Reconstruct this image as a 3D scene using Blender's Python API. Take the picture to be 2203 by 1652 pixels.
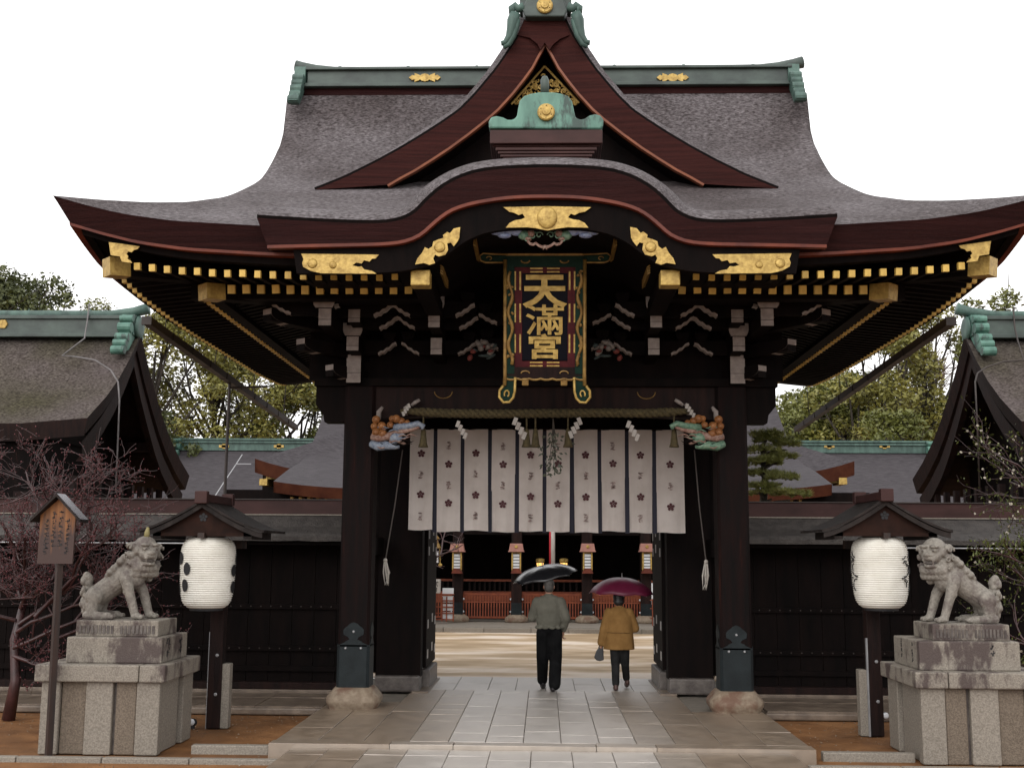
import bpy, math, random, bmesh
import numpy as np
from mathutils import Vector, Matrix, Euler, noise as mnoise
PI = math.pi
scn = bpy.context.scene
col = scn.collection
for o in list(bpy.data.objects): bpy.data.objects.remove(o)
random.seed(7)

# ------------------------------------------------------------------ camera
FPX = 2450.0
CAMZ = 2.0
PITCH, YAW, ROLL = math.radians(8.41), math.radians(1.66), math.radians(-0.38)
CM = Matrix.Rotation(YAW, 4, 'Z') @ Matrix.Rotation(PI/2+PITCH, 4, 'X') @ Matrix.Rotation(-ROLL, 4, 'Z')
cam_d = bpy.data.cameras.new('camera')
cam_d.sensor_width = 36; cam_d.lens = 36*FPX/2203; cam_d.clip_end = 2000; cam_d.clip_start = 0.1
cam = bpy.data.objects.new('camera', cam_d); col.objects.link(cam)
cam.matrix_world = Matrix.Translation((0, 0, CAMZ)) @ CM
scn.camera = cam

# ------------------------------------------------------------------ sky and sun (overcast, rain)
SUN_EL, SUN_AZ = math.radians(34), math.radians(200)
w = bpy.data.worlds.new('World'); scn.world = w; w.use_nodes = True
nt = w.node_tree; nt.nodes.clear()
sky = nt.nodes.new('ShaderNodeTexSky'); sky.sky_type = 'NISHITA'; sky.sun_disc = False
sky.sun_elevation = SUN_EL; sky.sun_rotation = SUN_AZ; sky.air_density = 2; sky.dust_density = 6; sky.ozone_density = 1
hs = nt.nodes.new('ShaderNodeHueSaturation'); hs.inputs['Saturation'].default_value = 0.12
mx = nt.nodes.new('ShaderNodeMix'); mx.data_type = 'RGBA'; mx.inputs['Factor'].default_value = 0.85
mx.inputs['B'].default_value = (12.4, 12.3, 12.3, 1)
bg = nt.nodes.new('ShaderNodeBackground'); bg.inputs['Strength'].default_value = 0.142
wo = nt.nodes.new('ShaderNodeOutputWorld')
nt.links.new(sky.outputs[0], hs.inputs['Color']); nt.links.new(hs.outputs[0], mx.inputs['A'])
nt.links.new(mx.outputs['Result'], bg.inputs['Color']); nt.links.new(bg.outputs[0], wo.inputs['Surface'])
sd = bpy.data.lights.new('sun', 'SUN'); sd.energy = 1.45; sd.angle = math.radians(60); sd.color = (1, .97, .93)
so = bpy.data.objects.new('sun', sd); col.objects.link(so)
so.location = (0, -10, 40)
so.rotation_euler = (math.radians(90)-SUN_EL, 0, math.radians(-20))
vs = scn.view_settings
vs.view_transform = 'Standard'; vs.look = 'None'; vs.exposure = 0.0; vs.gamma = 1.0; vs.use_curve_mapping = False

# ------------------------------------------------------------------ helpers
def ray(x, y):
    return (CM.to_3x3() @ Vector(((x-1101.5)/FPX, (826-y)/FPX, -1.0)))
def P(x, y, Y):
    r = ray(x, y); k = Y/r.y
    return Vector((r.x*k, Y, CAMZ+r.z*k))
def PZ(x, y, z):
    r = ray(x, y); k = (z-CAMZ)/r.z
    return Vector((r.x*k, r.y*k, z))
def PXc(x, y, X):
    r = ray(x, y); k = X/r.x
    return Vector((X, r.y*k, CAMZ+r.z*k))

class MB:
    def __init__(s): s.v = []; s.f = []; s.m = []
    def add(s, vs, fs, mi=0):
        o = len(s.v); s.v += [tuple(v) for v in vs]
        s.f += [tuple(i+o for i in f) for f in fs]; s.m += [mi]*len(fs); return s
    def box(s, x0, x1, y0, y1, z0, z1, mi=0, rot=None):
        vs = [Vector((x, y, z)) for z in (z0, z1) for y in (y0, y1) for x in (x0, x1)]
        if rot is not None:
            c = Vector(((x0+x1)/2, (y0+y1)/2, (z0+z1)/2)); vs = [c+rot@(v-c) for v in vs]
        return s.add(vs, [(0,2,3,1),(4,5,7,6),(0,1,5,4),(2,6,7,3),(0,4,6,2),(1,3,7,5)], mi)
    def prism(s, poly, a, b, axis='y', mi=0):
        n = len(poly)
        def q(p, t):
            return {'y': (p[0], t, p[1]), 'x': (t, p[0], p[1]), 'z': (p[0], p[1], t)}[axis]
        vs = [q(p, a) for p in poly]+[q(p, b) for p in poly]
        fs = [tuple(range(n)), tuple(range(2*n-1, n-1, -1))]+[(i, (i+1) % n, n+(i+1) % n, n+i) for i in range(n)]
        return s.add(vs, fs, mi)
    def grid(s, rows, mi=0, closed=False):
        n = len(rows[0]); vs = [p for r in rows for p in r]; fs = []
        for i in range(len(rows)-1):
            for j in range(n if closed else n-1):
                k = (j+1) % n
                fs.append((i*n+j, i*n+k, (i+1)*n+k, (i+1)*n+j))
        return s.add(vs, fs, mi)
    def tube(s, path, r, n=8, mi=0, cap=True, flat=1.0):
        path = [Vector(p) for p in path]; m = len(path)
        rs = r if isinstance(r, (list, tuple)) else [r]*m
        rows = []; up = None
        for i, p in enumerate(path):
            t = (path[min(i+1, m-1)]-path[max(i-1, 0)]).normalized()
            if up is None:
                up = Vector((0, 0, 1)) if abs(t.z) < .9 else Vector((0, 1, 0))
            a = t.cross(up); a = a.normalized() if a.length > 1e-6 else Vector((1, 0, 0))
            b = a.cross(t).normalized(); up = b
            rows.append([p+(a*math.cos(2*PI*j/n)+b*math.sin(2*PI*j/n)*flat)*rs[i] for j in range(n)])
        s.grid(rows, mi, True)
        if cap:
            o = len(s.v)-m*n
            s.f += [tuple(range(o+n-1, o-1, -1)), tuple(range(o+(m-1)*n, o+m*n))]; s.m += [mi, mi]
        return s
    def lathe(s, prof, n=16, c=(0, 0, 0), mi=0, axis='z', cap=True, ph=0.0):
        rows = []
        for r, z in prof:
            row = []
            for j in range(n):
                a = 2*PI*j/n+ph; p = (r*math.cos(a), r*math.sin(a), z)
                if axis == 'y': p = (p[0], p[2], p[1])
                if axis == 'x': p = (p[2], p[0], p[1])
                row.append((c[0]+p[0], c[1]+p[1], c[2]+p[2]))
            rows.append(row)
        o = len(s.v); s.grid(rows, mi, True); m = len(prof)
        if cap:
            s.f += [tuple(range(o+n-1, o-1, -1)), tuple(range(o+(m-1)*n, o+m*n))]; s.m += [mi, mi]
        return s
    def ell(s, c, r, rot=None, seg=12, ring=8, mi=0):
        if not isinstance(r, (list, tuple)): r = (r, r, r)
        vs = []; fs = []; c = Vector(c)
        for i in range(1, ring):
            th = PI*i/ring
            for j in range(seg):
                a = 2*PI*j/seg
                v = Vector((r[0]*math.sin(th)*math.cos(a), r[1]*math.sin(th)*math.sin(a), r[2]*math.cos(th)))
                vs.append(c+(rot@v if rot is not None else v))
        t = Vector((0, 0, r[2])); 
        if rot is not None: t = rot@t
        vs += [c+t, c-t]; N = (ring-1)*seg
        for i in range(ring-2):
            for j in range(seg):
                k = (j+1) % seg; fs.append((i*seg+j, (i+1)*seg+j, (i+1)*seg+k, i*seg+k))
        for j in range(seg):
            k = (j+1) % seg; fs.append((N, j, k)); fs.append((N+1, (ring-2)*seg+k, (ring-2)*seg+j))
        return s.add(vs, fs, mi)
    def cap(s, a, b, ra, rb, n=10, mi=0):          # tapered limb with round ends
        a = Vector(a); b = Vector(b)
        s.tube([a, b], [ra, rb], n, mi); s.ell(a, ra, None, n, 6, mi); s.ell(b, rb, None, n, 6, mi); return s
    def mesh(s, name, mats, smooth=False, recalc=True):
        me = bpy.data.meshes.new(name); me.from_pydata(s.v, [], s.f)
        if not isinstance(mats, (list, tuple)): mats = [mats]
        for m in mats: me.materials.append(m)
        if len(mats) > 1: me.polygons.foreach_set('material_index', s.m)
        if recalc and len(s.f) < 30000:
            bm = bmesh.new(); bm.from_mesh(me); bmesh.ops.recalc_face_normals(bm, faces=bm.faces); bm.to_mesh(me); bm.free()
        if smooth: me.polygons.foreach_set('use_smooth', [True]*len(me.polygons))
        me.update(); return me
    def build(s, name, mats, par=None, smooth=False, bevel=0, loc=None, remesh=0, recalc=True, sub=0, smo=0):
        me = s.mesh(name, mats, smooth or remesh > 0, recalc)
        o = bpy.data.objects.new(name, me); col.objects.link(o)
        if loc is not None: o.location = loc
        if remesh:
            m = o.modifiers.new('remesh', 'REMESH'); m.mode = 'VOXEL'; m.voxel_size = remesh; m.use_smooth_shade = True
            if smo:
                k = o.modifiers.new('smooth', 'SMOOTH'); k.iterations = smo; k.factor = .5
        if bevel:
            m = o.modifiers.new('bevel', 'BEVEL'); m.width = bevel; m.segments = 2; m.limit_method = 'ANGLE'; m.angle_limit = .6
        if par is not None: kid(o, par)
        return o

def kid(o, par):
    o.parent = par; o.matrix_parent_inverse = par.matrix_basis.inverted()
def inst(name, me, mat4, par=None):
    o = bpy.data.objects.new(name, me); col.objects.link(o); o.matrix_basis = mat4
    if par is not None: kid(o, par)
    return o
def tag(o, label, cat=None, group=None):
    o['label'] = label
    if cat: o['category'] = cat
    if group: o['group'] = group
    return o
def thing(name, loc, label, cat, group=None):
    o = bpy.data.objects.new(name, None); col.objects.link(o); o.location = loc; o.empty_display_size = .2
    return tag(o, label, cat, group)
def struct(o): o['kind'] = 'structure'; return o
def stuff(o): o['kind'] = 'stuff'; return o
def T(x, y, z, rz=0, rx=0, ry=0, s=1):
    return Matrix.Translation((x, y, z)) @ Euler((rx, ry, rz)).to_matrix().to_4x4() @ (Matrix.Scale(s, 4) if not isinstance(s, tuple) else Matrix.Diagonal((*s, 1)))
def interp(x, xs, ys): return float(np.interp(x, xs, ys))

# ------------------------------------------------------------------ materials
def mat(name, c1, c2=None, sc=4.0, rough=.6, metal=0.0, bump=0.0, bsc=40.0, spec=.4, st=(1, 1, 1), rnd=0.0, c3=None, det=5, rough2=None, ramp=(.35, .65), sss=0, coat=0, coatr=.15):
    m = bpy.data.materials.new(name); m.use_nodes = True; n = m.node_tree.nodes; L = m.node_tree.links
    b = n['Principled BSDF']; b.inputs['Roughness'].default_value = rough; b.inputs['Metallic'].default_value = metal
    b.inputs['Specular IOR Level'].default_value = spec
    if coat: b.inputs['Coat Weight'].default_value = coat; b.inputs['Coat Roughness'].default_value = coatr; b.inputs['Coat IOR'].default_value = 1.75
    tc = n.new('ShaderNodeTexCoord'); mp = n.new('ShaderNodeMapping'); mp.inputs['Scale'].default_value = st
    L.new(tc.outputs['Object'], mp.inputs['Vector'])
    out = None
    if c2 is not None:
        t = n.new('ShaderNodeTexNoise'); t.inputs['Scale'].default_value = sc; t.inputs['Detail'].default_value = det; t.inputs['Roughness'].default_value = .6
        L.new(mp.outputs[0], t.inputs['Vector'])
        r = n.new('ShaderNodeValToRGB'); r.color_ramp.elements[0].color = (*c1, 1); r.color_ramp.elements[1].color = (*c2, 1)
        r.color_ramp.elements[0].position = ramp[0]; r.color_ramp.elements[1].position = ramp[1]
        if c3 is not None:
            e = r.color_ramp.elements.new(.9); e.color = (*c3, 1)
        L.new(t.outputs['Fac'], r.inputs['Fac']); out = r.outputs['Color']
        if rough2 is not None:
            q = n.new('ShaderNodeMapRange'); q.inputs['From Min'].default_value = .35; q.inputs['From Max'].default_value = .65
            q.inputs['To Min'].default_value = rough; q.inputs['To Max'].default_value = rough2
            L.new(t.outputs['Fac'], q.inputs['Value']); L.new(q.outputs[0], b.inputs['Roughness'])
    else:
        b.inputs['Base Color'].default_value = (*c1, 1)
    if rnd:
        oi = n.new('ShaderNodeObjectInfo'); q = n.new('ShaderNodeMapRange')
        q.inputs['To Min'].default_value = 1-rnd; q.inputs['To Max'].default_value = 1+rnd
        L.new(oi.outputs['Random'], q.inputs['Value'])
        h = n.new('ShaderNodeHueSaturation')
        if out: L.new(out, h.inputs['Color'])
        else: h.inputs['Color'].default_value = (*c1, 1)
        L.new(q.outputs[0], h.inputs['Value']); out = h.outputs[0]
    if out: L.new(out, b.inputs['Base Color'])
    if bump:
        t2 = n.new('ShaderNodeTexNoise'); t2.inputs['Scale'].default_value = bsc; t2.inputs['Detail'].default_value = 4
        L.new(mp.outputs[0], t2.inputs['Vector'])
        bp = n.new('ShaderNodeBump'); bp.inputs['Strength'].default_value = min(1, bump); bp.inputs['Distance'].default_value = .02*max(1, bump)
        L.new(t2.outputs['Fac'], bp.inputs['Height']); L.new(bp.outputs[0], b.inputs['Normal'])
    m['b'] = 1
    return m
def thatch_mat(nm='cypress_bark', c1=(.102, .094, .095), c2=(.185, .173, .176), moss=None):
    m = mat(nm, c1, c2, 14, rough=.8, bump=1.0, bsc=55, spec=.12, st=(1, 1, 1.6))
    n = m.node_tree.nodes; L = m.node_tree.links; b = n['Principled BSDF']
    base = b.inputs['Base Color'].links[0].from_socket
    tc = n.new('ShaderNodeTexCoord'); mp = n.new('ShaderNodeMapping'); mp.inputs['Scale'].default_value = (9, 30, 34)
    L.new(tc.outputs['Object'], mp.inputs[0])
    t = n.new('ShaderNodeTexNoise'); t.inputs['Scale'].default_value = 2.2; t.inputs['Detail'].default_value = 3; L.new(mp.outputs[0], t.inputs['Vector'])
    r = n.new('ShaderNodeValToRGB'); r.color_ramp.elements[0].position = .36; r.color_ramp.elements[1].position = .58
    r.color_ramp.elements[0].color = (.34, .30, .30, 1); r.color_ramp.elements[1].color = (1.08, 1.07, 1.08, 1)
    L.new(t.outputs['Fac'], r.inputs['Fac'])
    t3 = n.new('ShaderNodeTexNoise'); t3.inputs['Scale'].default_value = .7; t3.inputs['Detail'].default_value = 3; L.new(tc.outputs['Object'], t3.inputs['Vector'])
    r3 = n.new('ShaderNodeValToRGB'); r3.color_ramp.elements[0].position = .3; r3.color_ramp.elements[1].position = .7
    r3.color_ramp.elements[0].color = moss or (.60, .55, .54, 1); r3.color_ramp.elements[1].color = (1.15, 1.13, 1.15, 1)
    L.new(t3.outputs['Fac'], r3.inputs['Fac'])
    a = n.new('ShaderNodeMix'); a.data_type = 'RGBA'; a.blend_type = 'MULTIPLY'; a.inputs['Factor'].default_value = 1
    L.new(base, a.inputs['A']); L.new(r.outputs[0], a.inputs['B'])
    c = n.new('ShaderNodeMix'); c.data_type = 'RGBA'; c.blend_type = 'MULTIPLY'; c.inputs['Factor'].default_value = 1
    L.new(a.outputs['Result'], c.inputs['A']); L.new(r3.outputs[0], c.inputs['B'])
    L.new(c.outputs['Result'], b.inputs['Base Color'])
    bp = n['Bump']; L.new(t.outputs['Fac'], bp.inputs['Height']); bp.inputs['Distance'].default_value = .03
    return m
MT = {}
MT['thatch'] = thatch_mat()
MT['thatch_hall'] = thatch_mat('mossy_hall_bark', (.075, .062, .058), (.13, .112, .106), (.62, .66, .42, 1))
MT['thatch_edge'] = mat('bark_cut_edge', (.017, .0048, .0048), (.032, .0095, .009), 3, .7, spec=.1, bump=.6, bsc=30, st=(.25, .25, 9))
MT['thatch_edge2'] = mat('bark_cut_edge_red', (.026, .0075, .0065), (.046, .0125, .0105), 3, .7, spec=.1, bump=.5, bsc=30, st=(.25, .25, 9))
MT['thatch_far'] = mat('cypress_bark_far', (.036, .032, .035), (.068, .061, .066), 9, .75, spec=.1, bump=.6, bsc=20, st=(.4, 3, 3))
MT['far_edge'] = mat('far_bark_edge', (.05, .015, .009), (.08, .027, .014), 3, .7, spec=.1)
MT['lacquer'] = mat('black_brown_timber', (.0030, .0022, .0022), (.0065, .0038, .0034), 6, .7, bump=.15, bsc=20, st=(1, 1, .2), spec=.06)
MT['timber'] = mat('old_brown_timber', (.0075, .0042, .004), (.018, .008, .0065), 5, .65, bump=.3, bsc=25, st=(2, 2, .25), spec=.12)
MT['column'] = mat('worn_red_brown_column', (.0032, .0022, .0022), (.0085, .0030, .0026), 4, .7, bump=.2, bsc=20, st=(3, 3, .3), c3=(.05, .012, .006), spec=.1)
MT['redstrip'] = mat('red_lacquer_strip', (.075, .012, .006), (.15, .028, .010), 3, .5)
MT['orange'] = mat('orange_edge_board', (.13, .034, .013), (.21, .06, .022), 3, .5)
MT['gold'] = mat('gilt_fitting', (.27, .17, .042), (.50, .345, .10), 14, .45, metal=.3, bump=.3, bsc=36)
MT['goldtip'] = mat('gilt_rafter_cap', (.52, .33, .07), (.66, .45, .11), 9, .5, metal=.0, rnd=.2)
MT['golddark'] = mat('tarnished_gilt', (.14, .075, .018), (.28, .17, .045), 9, .5, metal=.3)
MT['copper'] = mat('patina_copper', (.032, .062, .053), (.075, .135, .112), 5, .55, bump=.15, bsc=12, st=(1, 1, .35), c3=(.03, .05, .045))
MT['copperdark'] = mat('dark_patina_copper', (.032, .043, .040), (.065, .090, .078), 4, .5, st=(.5, 1, .8))
MT['white'] = mat('white_gofun_paint', (.19, .16, .145), (.27, .235, .215), 12, .8)
MT['sleeve'] = mat('blue_green_metal_sleeve', (.0075, .0105, .012), (.013, .018, .020), 5, .55, metal=.1, bump=.1, spec=.2)
MT['stone'] = mat('granite', (.150, .131, .108), (.25, .221, .185), 60, .7, bump=.35, bsc=90, rnd=.06, det=3)
def stain(m, dark=(.055, .04, .037), sc=2.4, lo=.56, hi=.63, stz=.5, amt=.85):
    n = m.node_tree.nodes; L = m.node_tree.links; b = n['Principled BSDF']; base = b.inputs['Base Color'].links[0].from_socket
    tc = n.new('ShaderNodeTexCoord'); mp = n.new('ShaderNodeMapping'); mp.inputs['Scale'].default_value = (1, 1, stz); L.new(tc.outputs['Object'], mp.inputs[0])
    t = n.new('ShaderNodeTexNoise'); t.inputs['Scale'].default_value = sc; t.inputs['Detail'].default_value = 7; t.inputs['Roughness'].default_value = .65
    L.new(mp.outputs[0], t.inputs['Vector'])
    r = n.new('ShaderNodeMapRange'); r.inputs['From Min'].default_value = lo; r.inputs['From Max'].default_value = hi; r.inputs['To Max'].default_value = amt
    L.new(t.outputs['Fac'], r.inputs['Value'])
    a = n.new('ShaderNodeMix'); a.data_type = 'RGBA'; a.inputs['B'].default_value = (*dark, 1)
    L.new(r.outputs[0], a.inputs['Factor']); L.new(base, a.inputs['A']); L.new(a.outputs['Result'], b.inputs['Base Color'])
    return m
MT['copper2'] = stain(mat('bright_patina_copper', (.045, .115, .09), (.11, .235, .185), 4, .5, bump=.15, bsc=12, st=(1, 1, .35)), (.025, .04, .035), 5.5, .5, .58, .35)
MT['stone_b'] = mat('dark_brown_granite', (.095, .073, .053), (.165, .13, .098), 60, .7, bump=.35, bsc=90, rnd=.06, det=3)  # browner and darker, for the set-back slabs of the pedestal front
MT['stone_st'] = stain(mat('stained_granite', (.150, .131, .108), (.25, .221, .185), 60, .7, bump=.35, bsc=90, det=3), (.04, .024, .024), 3.2, .49, .58, .45)
MT['statue'] = stain(mat('carved_grey_stone', (.15, .135, .116), (.235, .214, .186), 30, .75, bump=.5, bsc=45, det=4), (.085, .065, .06), 4.5, .5, .64, 1)
MT['basestone'] = stain(mat('brown_base_stone', (.15, .11, .076), (.23, .18, .13), 14, .7, bump=.4, bsc=25), (.11, .055, .035), 3, .5, .62, 1)
MT['darkstone'] = mat('dark_wet_stone', (.05, .04, .037), (.11, .095, .085), 8, .45, bump=.3, bsc=25)
MT['apron'] = mat('wet_stone_apron', (.10, .075, .058), (.19, .145, .11), 5, .4, bump=.3, bsc=30)
MT['slab'] = mat('wet_slab_painted_sheen', (.33, .293, .258), (.41, .37, .33), 5, .38, bump=.05, bsc=70, rnd=.035, rough2=.55, spec=.7, coat=1.0, coatr=.43)  # centre slabs: sky reflection painted in as a paler base colour
MT['slab_c'] = mat('wet_slab_half_sheen', (.215, .172, .132), (.29, .237, .187), 5, .38, bump=.05, bsc=70, rnd=.035, rough2=.55, spec=.7, coat=1.0, coatr=.44)  # between centre and sides, part of that reflection painted into the colour
MT['slab_b'] = mat('wet_brown_slab', (.16, .112, .072), (.225, .163, .11), 5, .38, bump=.12, bsc=70, rnd=.035, rough2=.55, spec=.7, coat=1.0, coatr=.43)  # side slabs, brown without the painted sky reflection
MT['joint'] = mat('slab_joint', (.14, .12, .10), (.19, .165, .135), 8, .8)
def soil_mat(name, a, b_, streak):
    m = mat(name, a, b_, 2.2, .55, bump=.6, bsc=50, spec=.2, st=streak, rough2=.85, det=8)
    return m
MT['soil'] = soil_mat('wet_brown_soil', (.15, .066, .025), (.24, .115, .046), (1, 1, 1))
MT['sand'] = soil_mat('wet_sand_painted_sheen', (.36, .25, .14), (.62, .49, .35), (.18, 1.1, 1))
def sand_sheen(m):  # pale streaks: sky reflection on the wet sand painted into its colour
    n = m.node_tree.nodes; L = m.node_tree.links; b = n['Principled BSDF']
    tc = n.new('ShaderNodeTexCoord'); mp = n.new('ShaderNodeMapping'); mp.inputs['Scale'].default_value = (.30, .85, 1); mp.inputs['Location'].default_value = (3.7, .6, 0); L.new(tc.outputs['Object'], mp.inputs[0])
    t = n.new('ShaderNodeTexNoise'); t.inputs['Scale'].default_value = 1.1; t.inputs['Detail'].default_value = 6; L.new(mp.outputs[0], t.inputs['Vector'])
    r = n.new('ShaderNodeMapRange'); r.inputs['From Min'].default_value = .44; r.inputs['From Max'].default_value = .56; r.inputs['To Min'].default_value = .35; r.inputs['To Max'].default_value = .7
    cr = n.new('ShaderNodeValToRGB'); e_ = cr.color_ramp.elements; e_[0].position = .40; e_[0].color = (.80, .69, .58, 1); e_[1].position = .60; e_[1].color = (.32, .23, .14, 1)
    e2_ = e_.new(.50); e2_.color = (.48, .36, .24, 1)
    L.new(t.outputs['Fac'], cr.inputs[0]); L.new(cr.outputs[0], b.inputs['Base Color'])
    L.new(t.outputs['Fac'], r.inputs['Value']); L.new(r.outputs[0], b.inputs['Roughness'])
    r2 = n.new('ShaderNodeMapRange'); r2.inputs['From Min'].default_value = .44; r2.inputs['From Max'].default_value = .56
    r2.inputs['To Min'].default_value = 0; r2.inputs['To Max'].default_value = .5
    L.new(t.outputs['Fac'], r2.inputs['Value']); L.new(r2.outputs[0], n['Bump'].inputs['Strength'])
sand_sheen(MT['sand'])
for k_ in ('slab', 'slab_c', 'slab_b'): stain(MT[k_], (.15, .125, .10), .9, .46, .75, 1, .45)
stain(MT['soil'], (.085, .042, .02), .9, .45, .70, 1, .75)
MT['cloth'] = mat('white_curtain_cloth', (.57, .51, .475), (.66, .60, .565), 3, .9, bump=.1, bsc=200, spec=.1)
def translucent(m, k):
    n = m.node_tree.nodes; L = m.node_tree.links; b = n['Principled BSDF']; o = n['Material Output']
    t = n.new('ShaderNodeBsdfTranslucent'); L.new(b.inputs['Base Color'].links[0].from_socket, t.inputs['Color'])
    x = n.new('ShaderNodeMixShader'); x.inputs[0].default_value = k; L.new(b.outputs[0], x.inputs[1]); L.new(t.outputs[0], x.inputs[2]); L.new(x.outputs[0], o.inputs['Surface'])
translucent(MT['cloth'], .45)
MT['navy'] = mat('navy_band_cloth', (.012, .012, .022), None, rough=.85)
MT['crest'] = mat('maroon_crest_print', (.055, .014, .018), None, rough=.8)
MT['stamp'] = mat('faded_red_print', (.20, .135, .125), (.30, .22, .205), 30, .85)
MT['straw'] = mat('straw_rope', (.035, .027, .011), (.085, .064, .026), 30, .85, bump=.5, bsc=60)
MT['paper'] = mat('white_paper', (.30, .275, .25), (.38, .355, .33), 6, .8)
MT['lanternpaper'] = mat('ribbed_lantern_paper', (.62, .595, .53), (.72, .70, .64), 4, .55, bump=.1, bsc=60)
MT['ink'] = mat('black_ink', (.012, .012, .014), None, rough=.6)
MT['greycord'] = mat('pale_cord', (.30, .27, .24), (.42, .39, .35), 30, .85)
MT['darkcord'] = mat('dark_cord', (.06, .05, .045), None, rough=.85)
MT['wood_board'] = mat('weathered_notice_board', (.17, .062, .018), (.25, .105, .032), 3, .6, st=(8, 8, .5), bump=.15, bsc=30)
def boardfade(m):     # rain-soaked lower half of the board
    n = m.node_tree.nodes; L = m.node_tree.links; b = n['Principled BSDF']; base = b.inputs['Base Color'].links[0].from_socket
    tc = n.new('ShaderNodeTexCoord'); sx = n.new('ShaderNodeSeparateXYZ'); L.new(tc.outputs['Object'], sx.inputs[0])
    mp = n.new('ShaderNodeMapping'); mp.inputs['Scale'].default_value = (14, 1, 1.2); L.new(tc.outputs['Object'], mp.inputs[0])
    t = n.new('ShaderNodeTexNoise'); t.inputs['Scale'].default_value = 1.5; t.inputs['Detail'].default_value = 4; L.new(mp.outputs[0], t.inputs['Vector'])
    ad = n.new('ShaderNodeMath'); ad.operation = 'MULTIPLY_ADD'; ad.inputs[1].default_value = .8; L.new(t.outputs['Fac'], ad.inputs[0]); L.new(sx.outputs['Z'], ad.inputs[2])
    r = n.new('ShaderNodeMapRange'); r.inputs['From Min'].default_value = 2.80; r.inputs['From Max'].default_value = 2.50; r.clamp = True
    L.new(ad.outputs[0], r.inputs['Value'])
    a = n.new('ShaderNodeMix'); a.data_type = 'RGBA'; a.inputs['B'].default_value = (.045, .024, .02, 1)
    L.new(r.outputs[0], a.inputs['Factor']); L.new(base, a.inputs['A']); L.new(a.outputs['Result'], b.inputs['Base Color'])
boardfade(MT['wood_board'])
MT['postwood'] = mat('stained_post', (.010, .006, .005), (.030, .012, .007), 3, .55, st=(6, 6, .5))
MT['shinglewood'] = mat('weathered_wood_roof', (.010, .008, .0075), (.027, .021, .019), 6, .7, spec=.15, bump=.4, bsc=30)
MT['gablewood'] = mat('red_brown_gable_board', (.012, .006, .0045), (.026, .011, .0075), 5, .7, spec=.1)
MT['wallroof'] = mat('mossy_bark_wall_roof', (.035, .030, .028), (.065, .057, .052), 8, .7, bump=.8, bsc=40, c3=(.05, .05, .032))
MT['wallband'] = mat('red_brown_ridge_board', (.030, .0125, .0115), (.052, .022, .020), 4, .55, spec=.2, st=(.5, 1, 1))
MT['leaf'] = mat('olive_leaf', (.075, .085, .016), (.155, .160, .036), .55, .5, rnd=0, det=2)
MT['leaf2'] = mat('dark_leaf', (.035, .045, .012), (.085, .095, .024), .6, .5, det=2)
MT['leaf3'] = mat('yellow_olive_leaf', (.12, .115, .022), (.235, .215, .05), .55, .5, det=2)
MT['twigbrown'] = mat('bare_brown_twigs', (.085, .055, .04), (.14, .10, .075), 2, .8)
MT['needle'] = mat('pine_needle', (.14, .155, .03), (.30, .31, .09), 3, .5, det=2)
MT['bark'] = mat('dark_bark', (.020, .016, .012), (.05, .04, .03), 6, .8, bump=.5, bsc=20)
MT['plumtwig'] = mat('wet_plum_branch', (.020, .0068, .0068), (.060, .020, .020), 6, .4, spec=.6)
MT['plumbud'] = mat('red_plum_bud', (.10, .026, .03), (.17, .055, .06), 9, .55)
MT['blossom'] = mat('white_plum_blossom', (.38, .34, .27), (.52, .48, .40), 9, .7)
MT['bushleaf'] = mat('small_green_leaf', (.05, .07, .014), (.13, .15, .04), 4, .5)
MT['shrine_red'] = mat('vermilion_lattice', (.13, .026, .010), (.22, .05, .016), 6, .55)
MT['lantern_roof'] = mat('pink_brown_copper_roof', (.28, .13, .105), (.36, .18, .145), 6, .5)
MT['pane'] = mat('white_lantern_pane', (.55, .56, .58), None, rough=.6)
MT['tan'] = mat('tan_coat', (.165, .088, .029), (.215, .118, .041), 5, .85, bump=.6, bsc=11, spec=.1)
MT['greyjacket'] = mat('grey_green_jacket', (.085, .082, .066), (.115, .11, .09), 5, .75, bump=.6, bsc=11, spec=.1)
MT['blackcloth'] = mat('black_trousers', (.004, .004, .0045), (.008, .008, .0085), 8, .9, spec=.05)
MT['greycloth'] = mat('charcoal_trousers', (.012, .012, .012), (.02, .02, .02), 8, .9, spec=.05)
MT['shoe'] = mat('dark_shoe', (.012, .010, .012), None, rough=.4)
MT['shoe2'] = mat('brown_shoe', (.06, .03, .025), None, rough=.4)
MT['skin'] = mat('skin', (.26, .13, .085), (.32, .17, .11), 6, .6)
MT['hairblack'] = mat('black_hair', (.008, .007, .007), None, rough=.5)
MT['hairgrey'] = mat('dark_grey_hair', (.03, .027, .025), (.06, .055, .05), 30, .6)
MT['umb_black'] = mat('black_wet_umbrella', (.012, .012, .014), None, rough=.22, spec=.6)
MT['umb_red'] = mat('wine_red_umbrella', (.085, .008, .026), (.12, .012, .038), 3, .4, spec=.35)
MT['bag'] = mat('dark_bag', (.02, .02, .022), None, rough=.5)
MT['metalgrey'] = mat('galvanised_metal', (.30, .30, .31), (.40, .40, .41), 9, .4, metal=.6)
MT['cable'] = mat('grey_cable', (.10, .09, .09), (.16, .15, .15), 6, .5)
MT['gutter'] = mat('brown_gutter', (.028, .02, .018), (.045, .034, .029), 4, .5, st=(1, .3, 1))
MT['c_orange'] = mat('painted_orange_curl', (.17, .06, .016), (.28, .115, .033), 9, .5)
MT['c_blue'] = mat('painted_pale_blue', (.09, .12, .18), (.25, .275, .31), 30, .5)
MT['c_green'] = mat('painted_green', (.045, .12, .08), (.16, .24, .165), 30, .5)
MT['c_pink'] = mat('painted_pink', (.16, .07, .05), (.29, .20, .16), 30, .5)
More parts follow.
